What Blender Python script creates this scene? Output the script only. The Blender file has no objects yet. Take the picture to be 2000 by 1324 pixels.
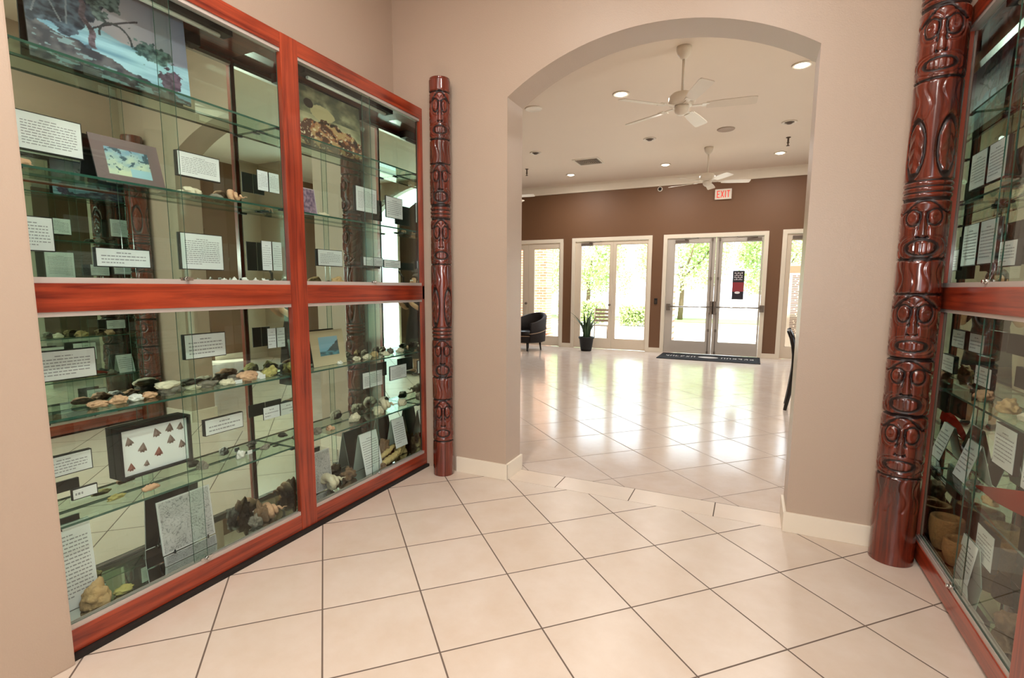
import bpy, bmesh, math, random
from mathutils import Vector, Matrix, noise
from mathutils.bvhtree import BVHTree
PI = math.pi
C = bpy.context.scene.collection
SC = bpy.context.scene

# ------------------------------------------------------------------ camera
F_PX, YAW, PITCH, ROLL = 998.376, -0.4459, -0.1233, 0.0041
fw = Vector((math.sin(YAW)*math.cos(PITCH), math.cos(YAW)*math.cos(PITCH), math.sin(PITCH)))
rt = Vector((math.cos(YAW), -math.sin(YAW), 0)); up = rt.cross(fw)
r2 = rt*math.cos(ROLL)+up*math.sin(ROLL); u2 = -rt*math.sin(ROLL)+up*math.cos(ROLL)
cd = bpy.data.cameras.new('camera'); cam = bpy.data.objects.new('camera', cd); C.objects.link(cam)
m = Matrix((r2, u2, -fw)).transposed().to_4x4(); m.translation = (0, 0, 1.495)
cam.matrix_world = m
cd.sensor_width = 36; cd.lens = F_PX/2000*36; cd.shift_x = 13.21/2000; cd.shift_y = 22.24/2000
cd.clip_start = 0.05; cd.clip_end = 300
SC.camera = cam

# ------------------------------------------------------------------ view, world, lights
vs = SC.view_settings
vs.view_transform = 'Standard'; vs.look = 'None'; vs.gamma = 1; vs.use_curve_mapping = False
vs.exposure = 0.0
cy = SC.cycles
cy.max_bounces = 14; cy.diffuse_bounces = 5; cy.glossy_bounces = 8; cy.transmission_bounces = 8; cy.transparent_max_bounces = 40
cy.caustics_reflective = False; cy.caustics_refractive = False; cy.blur_glossy = 0.5
cy.sample_clamp_indirect = 6; cy.sample_clamp_direct = 0

w = bpy.data.worlds.new('sky'); SC.world = w; w.use_nodes = True
bg = w.node_tree.nodes['Background']; bg.inputs[0].default_value = (0.80, 0.91, 1.0, 1); bg.inputs[1].default_value = 5.0

def lamp(name, kind, loc, energy, color=(1, 1, 1), size=.2, aim=None, **kw):
    d = bpy.data.lights.new(name, kind); o = bpy.data.objects.new(name, d); C.objects.link(o)
    d.energy = energy; d.color = color; o.location = loc
    if kind == 'AREA':
        d.shape = kw.get('shape', 'DISK'); d.size = size
        if 'size_y' in kw: d.size_y = kw['size_y']
        if 'spread' in kw: d.spread = kw['spread']
    elif kind == 'SUN': d.angle = math.radians(1.5)
    else: d.shadow_soft_size = size
    if aim is not None:
        o.rotation_euler = (Vector(aim)-Vector(loc)).to_track_quat('-Z', 'Y').to_euler()
    return o
lamp('sun_light', 'SUN', (0, 0, 30), 15.0, (1, .95, .86), aim=(-8, 14, 0))
WARM = (1, .95, .88)
FILL_CANS = [(-1.35, 1.65), (-.1, 1.65), (-1.35, .1), (-.1, .1), (-.7, -1.8)]  # ceiling cans out of view, added as the display room's main fill
LOBBY_CANS = [(-1.645, 6.84), (.364, 6.825), (-1.70, 10.98), (.33, 10.915), (-3.723, 11.094)]
LOBBY_DARK = [(-1.67, 9.03), (.367, 9.005), (-3.726, 9.054), (-3.72, 4.75), (2.4, 6.83), (2.4, 9.03), (2.4, 10.95)]
CEIL = 3.95
for x, y in FILL_CANS:
    lamp('downlight_bulb', 'AREA', (x, y, CEIL-.03), 29, WARM, .20, aim=(x, y, 0))
for x, y in LOBBY_CANS:
    lamp('downlight_bulb', 'AREA', (x, y, CEIL-.03), 30, WARM, .14, aim=(x, y, 0))
# the photographer's flash, held above the camera
FLASH = Vector((.12, .10, 1.80))
lamp('flash_light', 'AREA', FLASH+fw*.012, 26, (1, .97, .93), .07, aim=FLASH+fw)
# daylight through the glazed doors of the lobby and the added arched glazing of the front room: portals
for x0, x1, z1 in ((-6.1, -4.3, 2.6), (-3.95, -2.2, 2.6), (-1.78, .18, 2.6), (.6, 2.4, 2.6)):
    o = lamp('daylight_portal', 'AREA', ((x0+x1)/2, 12.42, 1.35), 1, size=x1-x0, aim=((x0+x1)/2, 0, 1.35), shape='RECTANGLE', size_y=2.4)
    o.data.cycles.is_portal = True

o = lamp('daylight_portal', 'AREA', (4.72, 5.55, 1.3), 1, size=2.1, aim=(0, 5.55, 1.3), shape='RECTANGLE', size_y=2.5); o.data.cycles.is_portal = True
o = lamp('daylight_portal', 'AREA', (1.7, -3.45, 1.9), 1, size=3.1, aim=(1.7, 0, 1.9), shape='RECTANGLE', size_y=3.8); o.data.cycles.is_portal = True

# ------------------------------------------------------------------ materials
def lin(r, g, b):
    f = lambda c: (c/255/12.92) if c/255 <= .04045 else ((c/255+.055)/1.055)**2.4
    return (f(r), f(g), f(b), 1)
def nodes(name):
    mt = bpy.data.materials.new(name); mt.use_nodes = True
    return mt, mt.node_tree.nodes, mt.node_tree.links, mt.node_tree.nodes['Principled BSDF']
def plain(name, col, rough=.5, metal=0., var=.08, scale=8., bump=0., bscale=60., coat=0., emit=None, estr=0.):
    mt, N, L, P = nodes(name)
    P.inputs['Roughness'].default_value = rough; P.inputs['Metallic'].default_value = metal
    P.inputs['Coat Weight'].default_value = coat
    tc = N.new('ShaderNodeTexCoord'); nz = N.new('ShaderNodeTexNoise'); nz.inputs['Scale'].default_value = scale
    nz.inputs['Detail'].default_value = 4
    L.new(tc.outputs['Object'], nz.inputs['Vector'])
    mx = N.new('ShaderNodeMix'); mx.data_type = 'RGBA'
    mx.inputs[6].default_value = tuple(c*(1-var) for c in col[:3])+(1,)
    mx.inputs[7].default_value = tuple(min(1, c*(1+var)) for c in col[:3])+(1,)
    L.new(nz.outputs[0], mx.inputs[0]); L.new(mx.outputs[2], P.inputs['Base Color'])
    if bump:
        nb = N.new('ShaderNodeTexNoise'); nb.inputs['Scale'].default_value = bscale; nb.inputs['Detail'].default_value = 2
        L.new(tc.outputs['Object'], nb.inputs['Vector'])
        b = N.new('ShaderNodeBump'); b.inputs['Strength'].default_value = bump; b.inputs['Distance'].default_value = .01
        L.new(nb.outputs[0], b.inputs['Height']); L.new(b.outputs[0], P.inputs['Normal'])
    if emit:
        P.inputs['Emission Color'].default_value = emit; P.inputs['Emission Strength'].default_value = estr
    return mt
def wood(name, dark, light, axis, rough=.3, coat=.4):
    mt, N, L, P = nodes(name)
    tc = N.new('ShaderNodeTexCoord'); mp = N.new('ShaderNodeMapping')
    s = [26., 26., 26.]; s[axis] = 1.1; mp.inputs['Scale'].default_value = s
    L.new(tc.outputs['Object'], mp.inputs['Vector'])
    nz = N.new('ShaderNodeTexNoise'); nz.inputs['Scale'].default_value = 1.3; nz.inputs['Detail'].default_value = 7
    nz.inputs['Roughness'].default_value = .62; nz.inputs['Distortion'].default_value = .7
    L.new(mp.outputs[0], nz.inputs['Vector'])
    n2 = N.new('ShaderNodeTexNoise'); n2.inputs['Scale'].default_value = 3.0; L.new(tc.outputs['Object'], n2.inputs['Vector'])
    ad = N.new('ShaderNodeMath'); ad.operation = 'MULTIPLY_ADD'; ad.inputs[1].default_value = .35; L.new(n2.outputs[0], ad.inputs[0]); L.new(nz.outputs[0], ad.inputs[2])
    cr = N.new('ShaderNodeValToRGB'); L.new(ad.outputs[0], cr.inputs[0])
    cr.color_ramp.elements[0].position = .48; cr.color_ramp.elements[0].color = dark
    cr.color_ramp.elements[1].position = .80; cr.color_ramp.elements[1].color = light
    L.new(cr.outputs[0], P.inputs['Base Color'])
    P.inputs['Roughness'].default_value = rough; P.inputs['Coat Weight'].default_value = coat; P.inputs['Coat Roughness'].default_value = .12
    b = N.new('ShaderNodeBump'); b.inputs['Strength'].default_value = .12; b.inputs['Distance'].default_value = .004
    L.new(nz.outputs[0], b.inputs['Height']); L.new(b.outputs[0], P.inputs['Normal'])
    return mt
def pane(name, tint=(.93, .98, .955, 1), ior=1.45, edge=False):
    mt = bpy.data.materials.new(name); mt.use_nodes = True; N = mt.node_tree.nodes; L = mt.node_tree.links
    N.remove(N['Principled BSDF']); out = N['Material Output']
    t = N.new('ShaderNodeBsdfTransparent'); t.inputs[0].default_value = tint
    g = N.new('ShaderNodeBsdfGlossy'); g.inputs['Roughness'].default_value = 0.0; g.inputs[0].default_value = (.95, 1, .98, 1)
    f = N.new('ShaderNodeFresnel'); f.inputs[0].default_value = ior
    # a little surface noise keeps it procedural and breaks the reflection very slightly
    tc = N.new('ShaderNodeTexCoord'); nz = N.new('ShaderNodeTexNoise'); nz.inputs['Scale'].default_value = 3
    L.new(tc.outputs['Object'], nz.inputs['Vector'])
    b = N.new('ShaderNodeBump'); b.inputs['Strength'].default_value = .01; b.inputs['Distance'].default_value = .002
    L.new(nz.outputs[0], b.inputs['Height']); L.new(b.outputs[0], g.inputs['Normal'])
    ge = N.new('ShaderNodeNewGeometry'); iv = N.new('ShaderNodeMath'); iv.operation = 'SUBTRACT'; iv.inputs[0].default_value = 1; L.new(ge.outputs['Backfacing'], iv.inputs[1])
    fm = N.new('ShaderNodeMath'); fm.operation = 'MULTIPLY'; L.new(f.outputs[0], fm.inputs[0]); L.new(iv.outputs[0], fm.inputs[1])
    mx = N.new('ShaderNodeMixShader'); L.new(fm.outputs[0], mx.inputs[0]); L.new(t.outputs[0], mx.inputs[1]); L.new(g.outputs[0], mx.inputs[2])
    L.new(mx.outputs[0], out.inputs[0])
    return mt
def mirror(name, col=(.80, .86, .80, 1), rough=0.0):
    mt, N, L, P = nodes(name)
    P.inputs['Metallic'].default_value = 1; P.inputs['Roughness'].default_value = rough
    tc = N.new('ShaderNodeTexCoord'); nz = N.new('ShaderNodeTexNoise'); nz.inputs['Scale'].default_value = 2
    L.new(tc.outputs['Object'], nz.inputs['Vector'])
    mx = N.new('ShaderNodeMix'); mx.data_type = 'RGBA'; mx.inputs[6].default_value = tuple(c*.97 for c in col[:3])+(1,); mx.inputs[7].default_value = col
    L.new(nz.outputs[0], mx.inputs[0]); L.new(mx.outputs[2], P.inputs['Base Color'])
    return mt
def tile_mat(name, size, a0, b0, col, rough, grout, gw=.004):
    mt, N, L, P = nodes(name)
    ge = N.new('ShaderNodeNewGeometry'); sp = N.new('ShaderNodeSeparateXYZ'); L.new(ge.outputs['Position'], sp.inputs[0])
    def M(op, a, b=None, c=None):
        n = N.new('ShaderNodeMath'); n.operation = op
        for i, v in enumerate((a, b, c)):
            if v is None: continue
            if isinstance(v, (int, float)): n.inputs[i].default_value = v
            else: L.new(v, n.inputs[i])
        return n.outputs[0]
    X, Y = sp.outputs[0], sp.outputs[1]; k = math.sqrt(.5)/size
    A = M('SUBTRACT', M('MULTIPLY', M('ADD', X, Y), k), a0); Bv = M('SUBTRACT', M('MULTIPLY', M('SUBTRACT', Y, X), k), b0)
    fa, fb = M('FRACT', A), M('FRACT', Bv)
    da = M('MINIMUM', fa, M('SUBTRACT', 1, fa)); db = M('MINIMUM', fb, M('SUBTRACT', 1, fb))
    d = M('MINIMUM', da, db)
    g = N.new('ShaderNodeMapRange'); g.interpolation_type = 'SMOOTHSTEP'; L.new(d, g.inputs[0])
    g.inputs[1].default_value = gw/size*.55; g.inputs[2].default_value = gw/size*1.25
    cb = N.new('ShaderNodeCombineXYZ'); L.new(M('FLOOR', A), cb.inputs[0]); L.new(M('FLOOR', Bv), cb.inputs[1])
    wn = N.new('ShaderNodeTexWhiteNoise'); wn.noise_dimensions = '2D'; L.new(cb.outputs[0], wn.inputs[0])
    nz = N.new('ShaderNodeTexNoise'); nz.inputs['Scale'].default_value = 5; nz.inputs['Detail'].default_value = 8; nz.inputs['Roughness'].default_value = .65
    off = N.new('ShaderNodeVectorMath'); off.operation = 'MULTIPLY_ADD'; off.inputs[1].default_value = (5, 5, 5)
    L.new(wn.outputs[1], off.inputs[0]); L.new(ge.outputs['Position'], off.inputs[2]); L.new(off.outputs[0], nz.inputs['Vector'])
    mx = N.new('ShaderNodeMix'); mx.data_type = 'RGBA'
    mx.inputs[6].default_value = (col[0]*.88, col[1]*.80, col[2]*.72, 1); mx.inputs[7].default_value = (min(1, col[0]*1.06), min(1, col[1]*1.07), min(1, col[2]*1.10), 1)
    fac = M('ADD', M('MULTIPLY', nz.outputs[0], 1.2), M('MULTIPLY', M('SUBTRACT', wn.outputs[0], .5), .22)); L.new(M('SUBTRACT', fac, .1), mx.inputs[0])
    m2 = N.new('ShaderNodeMix'); m2.data_type = 'RGBA'; m2.inputs[6].default_value = grout; L.new(mx.outputs[2], m2.inputs[7]); L.new(g.outputs[0], m2.inputs[0])
    L.new(m2.outputs[2], P.inputs['Base Color'])
    L.new(M('ADD', M('MULTIPLY', M('SUBTRACT', 1, g.outputs[0]), .5), M('ADD', rough-.04, M('MULTIPLY', nz.outputs[0], .08))), P.inputs['Roughness'])
    b = N.new('ShaderNodeBump'); b.inputs['Strength'].default_value = .35; b.inputs['Distance'].default_value = .002
    L.new(M('ADD', g.outputs[0], M('MULTIPLY', nz.outputs[0], .06)), b.inputs['Height']); L.new(b.outputs[0], P.inputs['Normal'])
    P.inputs['IOR'].default_value = 1.5
    return mt
def painted(name, rough=.6, coat=0.):
    mt, N, L, P = nodes(name)
    a = N.new('ShaderNodeAttribute'); a.attribute_name = 'ink'; L.new(a.outputs[0], P.inputs['Base Color'])
    P.inputs['Roughness'].default_value = rough; P.inputs['Coat Weight'].default_value = coat
    return mt

M_WALL = plain('tan_wall_paint', lin(186, 166, 148), .40, var=.02, scale=2, bump=.12, bscale=160)
M_BROWN = plain('brown_wall_paint', lin(116, 82, 56), .55, var=.03, scale=2, bump=.1, bscale=160)
M_CEIL = plain('ceiling_paint', lin(236, 222, 206), .8, var=.015, scale=2, bump=.08, bscale=120)
M_CREAM = plain('cream_trim_paint', lin(236, 226, 208), .35, var=.02)
M_FLOOR = tile_mat('floor_tile', .4572, (-1.7198+1.6337)*math.sqrt(.5)/.4572, (1.6337+1.7198)*math.sqrt(.5)/.4572, lin(217, 204, 190), .30, lin(104, 88, 77))
M_FLOOR2 = tile_mat('lobby_floor_tile', .5580, .744, .040, lin(219, 208, 199), .15, lin(146, 130, 118), .005)
M_STRIP = plain('threshold_tile', lin(222, 206, 190), .25, var=.06, scale=6)
M_GROUT = plain('grout', lin(96, 82, 72), .8)
CH_D, CH_L = lin(96, 26, 16), lin(166, 66, 38)
M_WY = wood('cherry_wood_grain_y', CH_D, CH_L, 1); M_WZ = wood('cherry_wood_grain_z', CH_D, CH_L, 2)
M_TOTEM = wood('carved_mahogany', lin(44, 15, 11), lin(116, 45, 28), 2, rough=.18, coat=.7)
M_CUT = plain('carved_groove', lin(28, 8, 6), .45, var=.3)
M_GLASS = pane('case_glass', ior=1.55); M_SHELF = pane('shelf_glass', (.84, .93, .88, 1), 1.5)
M_EDGE = plain('glass_edge', lin(46, 84, 72), .15, var=.1)
M_WINGLASS = pane('door_glass', (.97, .985, .98, 1), 1.45)
M_MIRROR = mirror('mirror_back'); M_ALU = plain('brushed_aluminium', lin(190, 188, 186), .35, .85, var=.05)
M_TRACK = plain('pale_track', lin(196, 186, 178), .4, .3, var=.04)
M_BLACK = plain('black_foam', lin(18, 17, 18), .6); M_PAPER = plain('white_card', lin(240, 238, 240), .5, var=.01)
M_INK = plain('grey_print', lin(158, 156, 160), .6)
M_CHROME = plain('chrome', lin(210, 210, 208), .12, 1., var=.02)
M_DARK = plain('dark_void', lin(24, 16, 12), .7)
M_DDOOR = wood('added_dark_door', lin(52, 34, 24), lin(84, 60, 44), 2)
M_PIC = painted('printed_picture', .5)
M_PICG = painted('glossy_picture', .35)

# ------------------------------------------------------------------ mesh helpers
def B():
    return bmesh.new()
def box(bm, x0, x1, y0, y1, z0, z1, mi=0, bev=0.):
    r = bmesh.ops.create_cube(bm, size=1.0)
    for v in r['verts']:
        v.co = Vector(((x0+x1)/2+v.co.x*(x1-x0), (y0+y1)/2+v.co.y*(y1-y0), (z0+z1)/2+v.co.z*(z1-z0)))
    fs = {f for v in r['verts'] for f in v.link_faces}
    for f in fs: f.material_index = mi
    if bev:
        es = {e for v in r['verts'] for e in v.link_edges}
        rr = bmesh.ops.bevel(bm, geom=list(es), offset=bev, segments=2, affect='EDGES', profile=.7)
        for f in rr['faces']: f.material_index = mi
    return bm
def tube(bm, pts, r, seg=10, mi=0, cap=True):
    pts = [Vector(p) for p in pts]; rs = r if isinstance(r, (list, tuple)) else [r]*len(pts)
    rings = []; prev = None
    for i, p in enumerate(pts):
        t = (pts[min(i+1, len(pts)-1)]-pts[max(i-1, 0)]).normalized()
        a = prev if prev is not None else (Vector((0, 0, 1)) if abs(t.z) < .9 else Vector((1, 0, 0)))
        n = (a-t*a.dot(t)).normalized(); prev = n; b = t.cross(n)
        rings.append([bm.verts.new(p+(n*math.cos(2*PI*k/seg)+b*math.sin(2*PI*k/seg))*rs[i]) for k in range(seg)])
    for i in range(len(rings)-1):
        for k in range(seg):
            f = bm.faces.new((rings[i][k], rings[i][(k+1) % seg], rings[i+1][(k+1) % seg], rings[i+1][k])); f.material_index = mi; f.smooth = True
    if cap:
        bm.faces.new(rings[0][::-1]).material_index = mi; bm.faces.new(rings[-1]).material_index = mi
    return bm
def lathe(bm, prof, c=(0, 0, 0), seg=32, mi=0, smooth=True):
    c = Vector(c); rings = []
    for r, z in prof:
        rings.append([bm.verts.new(c+Vector((max(r, 1e-4)*math.cos(2*PI*k/seg), max(r, 1e-4)*math.sin(2*PI*k/seg), z))) for k in range(seg)])
    for i in range(len(rings)-1):
        for k in range(seg):
            f = bm.faces.new((rings[i][k], rings[i][(k+1) % seg], rings[i+1][(k+1) % seg], rings[i+1][k])); f.material_index = mi; f.smooth = smooth
    bm.faces.new(rings[0][::-1]).material_index = mi; bm.faces.new(rings[-1]).material_index = mi
    return bm
def prism(bm, pts, axis, a, b, mi=0):
    # pts: list of 2-d points in the two remaining axes, extruded along axis from a to b
    def P(p, t):
        return {0: (t, p[0], p[1]), 1: (p[0], t, p[1]), 2: (p[0], p[1], t)}[axis]
    v0 = [bm.verts.new(P(p, a)) for p in pts]; v1 = [bm.verts.new(P(p, b)) for p in pts]; n = len(pts)
    fs = [bm.faces.new(v0), bm.faces.new(v1[::-1])]
    for i in range(n): fs.append(bm.faces.new((v0[i], v1[i], v1[(i+1) % n], v0[(i+1) % n])))
    for f in fs: f.material_index = mi
    bmesh.ops.recalc_face_normals(bm, faces=fs)
    return bm
def quad(bm, a, b, c, d, mi=0):
    f = bm.faces.new([bm.verts.new(p) for p in (a, b, c, d)]); f.material_index = mi; return f
def obj(name, bm, mats, parent=None, origin=None, recalc=True):
    me = bpy.data.meshes.new(name)
    if recalc: bmesh.ops.recalc_face_normals(bm, faces=bm.faces)
    o = bpy.data.objects.new(name, me)
    if origin is not None:
        for v in bm.verts: v.co -= Vector(origin)
        o.location = origin
    bm.to_mesh(me); bm.free()
    for mt in (mats if isinstance(mats, (list, tuple)) else [mats]): me.materials.append(mt)
    C.objects.link(o)
    if parent is not None: o.parent = parent
    return o
def tag(o, label, cat, group=None, kind=None):
    if label: o['label'] = label
    if cat: o['category'] = cat
    if group: o['group'] = group
    if kind: o['kind'] = kind
    return o
def thing(name, loc, label, cat, group=None, rz=0.):
    o = bpy.data.objects.new(name, None); C.objects.link(o); o.location = loc; o.rotation_euler = (0, 0, rz); o.empty_display_size = .05
    return tag(o, label, cat, group)
def struct(name, bm, mats, parent=None, origin=None):
    o = obj(name, bm, mats, parent, origin)
    if parent is None: o['kind'] = 'structure'
    return o
def dup(root, loc, rz, label=None, group=None):
    r = root.copy(); C.objects.link(r); r.location = loc; r.rotation_euler = (0, 0, rz)
    if label: r['label'] = label
    if group: r['group'] = group
    for ch in list(root.children):
        c = ch.copy(); C.objects.link(c); c.parent = r
        for g in ch.children:
            d = g.copy(); C.objects.link(d); d.parent = c
    return r
def L0(o, bm_verts=None): return o

# ------------------------------------------------------------------ room shell
HOLE_L, HOLE_R, SPR, RISE = -1.65, .27, 2.84, .295
XL, XR = -2.65, 1.165            # walls the cases stand against
Y1, Y2 = 3.47, 3.74              # arched wall
FARY = 12.25; LX0, LX1 = -9.0, 4.5
def arch_pts(l, r, spr, rise, n=28):
    hw = (r-l)/2; R = (hw*hw+rise*rise)/(2*rise); cz = spr+rise-R; cx = (l+r)/2; a0 = math.asin(hw/R)
    return [(cx+R*math.sin(-a0+2*a0*i/n), cz+R*math.cos(-a0+2*a0*i/n)) for i in range(n+1)]
ap = arch_pts(HOLE_L, HOLE_R, SPR, RISE)
bm = B(); prism(bm, [(LX0, 0), (HOLE_L, 0)]+ap+[(HOLE_R, 0), (LX1, 0), (LX1, CEIL), (LX0, CEIL)], 1, Y1, Y2)
struct('wall_arch', bm, M_WALL)
bm = B(); box(bm, XL-.15, XL, .95, Y1, 0, CEIL); struct('wall_left', bm, M_WALL)
bm = B(); box(bm, -2.8, -2.335, -.3, .945, 0, CEIL, bev=.008); struct('wall_left_return', bm, M_WALL)
bm = B(); box(bm, XR, XR+.15, .95, Y1, 0, CEIL); struct('wall_right', bm, M_WALL)
bm = B(); box(bm, .85, 1.4, -.3, .945, 0, CEIL, bev=.008); struct('wall_right_return', bm, M_WALL)
# room behind the photographer: seen only in the mirrors; door and arched glazing added to give a bright arch
WO, WI = arch_pts(.15, 3.25, 3.1, .72, 24), arch_pts(.95, 2.45, 2.95, .52, 24)
bm = B(); box(bm, -4.15, -4, -3.4, -.3, 0, CEIL); struct('wall_back_left', bm, M_WALL)
bm = B(); box(bm, -4.15, -2.8, -.3, -.15, 0, CEIL); struct('wall_back_left', bm, M_WALL)
bm = B(); box(bm, 4, 4.15, -3.4, -.3, 0, CEIL); struct('wall_back_right', bm, M_WALL)
bm = B(); box(bm, 1.4, 4.15, -.3, -.15, 0, CEIL); struct('wall_back_right', bm, M_WALL)
bm = B(); prism(bm, [(-4.15, 0), (.15, 0)]+WO+[(3.25, 0), (4.15, 0), (4.15, CEIL), (-4.15, CEIL)], 1, -3.4, -3.25); struct('wall_back', bm, M_WALL)
wf = thing('door_5', (1.7, -3.3, 0), None, None); wf['kind'] = 'structure'  # added door; its glazed surround serves as the bright arched band
bm = B(); prism(bm, [(-.75, 0)]+[(p[0]-1.7, p[1]) for p in WI]+[(.75, 0)], 1, -.04, .04); obj('door_leaf', bm, M_DDOOR, wf)
bm = B(); prism(bm, [(-1.55, .02)]+[(p[0]-1.7, p[1]) for p in WO]+[(1.55, .02)], 1, -.06, -.052); obj('pane', bm, M_WINGLASS, wf)
bm = B()
for x in (-1.52, -.78, .78, 1.52): box(bm, x-.03, x+.03, -.045, .045, 0, 3.08)
obj('door_frame', bm, M_CREAM, wf)

bm = B(); box(bm, -4.15, 4.15, -3.4, Y1+.02, -.1, 0); struct('floor', bm, M_FLOOR)
bm = B(); box(bm, LX0-.15, LX1+.15, Y2+.0, FARY+.25, -.1, 0); struct('floor', bm, M_FLOOR2)
bm = B(); box(bm, HOLE_L-.1, HOLE_R+.1, Y1+.015, Y2, -.1, -.0015, 1)
xs = [-1.82, -1.252, -.703, -.145, .41]
for i in range(4): box(bm, max(xs[i], HOLE_L)+.0035, min(xs[i+1], HOLE_R)-.0035, Y1+.022, Y2-.007, -.05, .0005, 0)
struct('trim_threshold', bm, [M_STRIP, M_GROUT])
bm = B(); box(bm, -4.15, 4.15, -3.4, Y1, CEIL, CEIL+.12); struct('ceiling', bm, M_CEIL)
bm = B(); box(bm, LX0-.15, LX1+.15, Y2, FARY+.25, CEIL, CEIL+.12); struct('ceiling', bm, M_CEIL)
bm = B(); box(bm, LX0-.15, LX0, Y2, FARY+.2, 0, CEIL); struct('wall_lobby_left', bm, M_BROWN)
bm = B(); prism(bm, [(Y2, 0), (4.45, 0), (4.45, 2.6), (6.66, 2.6), (6.66, 0), (FARY+.2, 0), (FARY+.2, CEIL), (Y2, CEIL)], 0, LX1, LX1+.15); struct('wall_lobby_right', bm, M_BROWN)
wf = thing('window_1', (LX1+.07, 5.55, 0), None, None); wf['kind'] = 'structure'
bm = B()
for y in (-1.07, 0, 1.07): box(bm, -.04, .04, y-.03, y+.03, 0, 2.6)
box(bm, -.04, .04, -1.04, 1.04, 2.54, 2.6); box(bm, -.04, .04, -1.04, 1.04, 0, .08); obj('window_frame', bm, M_CREAM, wf)
bm = B(); box(bm, -.004, .004, -1.04, 1.04, .08, 2.54); obj('pane', bm, M_WINGLASS, wf)

# baseboards of the arched wall
def baseboard(name, x0, x1, y0, y1, h=.125):
    bm = B(); box(bm, x0, x1, y0, y1, 0, h, bev=.004); return struct(name, bm, M_CREAM)
bm = B(); box(bm, -2.09, HOLE_L+.016, Y1-.016, Y1+.001, 0, .125, bev=.004); box(bm, HOLE_L-.001, HOLE_L+.016, Y1-.012, Y2+.016, 0, .125, bev=.004); struct('baseboard_left', bm, M_CREAM)
bm = B(); box(bm, HOLE_R-.016, .70, Y1-.016, Y1+.001, 0, .125, bev=.004); box(bm, HOLE_R-.016, HOLE_R+.001, Y1-.012, Y2+.016, 0, .125, bev=.004); struct('baseboard_right', bm, M_CREAM)

# far wall of the lobby with its glazed doors
DOORS = [(-6.28, -4.264, 2.68), (-4.04, -2.115, 2.685), (-1.866, .269, 2.685), (.522, 2.45, 2.70)]
TR = .085
pts = [(LX0, 0)]
for a, b, z in DOORS: pts += [(a+TR*.5, 0), (a+TR*.5, z-TR*.5), (b-TR*.5, z-TR*.5), (b-TR*.5, 0)]
pts += [(LX1, 0), (LX1, CEIL), (LX0, CEIL)]
bm = B(); prism(bm, pts, 1, FARY, FARY+.2); struct('wall_back_of_lobby', bm, M_BROWN)
# crown moulding
bm = B(); prism(bm, [(FARY+.001, 3.765), (FARY-.03, 3.765), (FARY-.045, 3.80), (FARY-.12, 3.90), (FARY-.14, 3.95), (FARY+.001, 3.95)], 0, LX0, LX1); struct('trim_crown', bm, M_CREAM)
bb = [LX0]+[v for a, b, z in DOORS for v in (a, b)]+[LX1]
for i in range(0, len(bb), 2):
    bm = B(); box(bm, bb[i], bb[i+1], FARY-.015, FARY+.001, 0, .10, bev=.003); struct('baseboard_lobby', bm, M_CREAM)
bm = B(); box(bm, LX0, LX0+.015, Y2, FARY, 0, .1); struct('baseboard_lobby_left', bm, M_CREAM)
bm = B(); box(bm, LX1-.015, LX1, 6.70, FARY, 0, .1); struct('baseboard_lobby_right', bm, M_CREAM)

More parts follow.
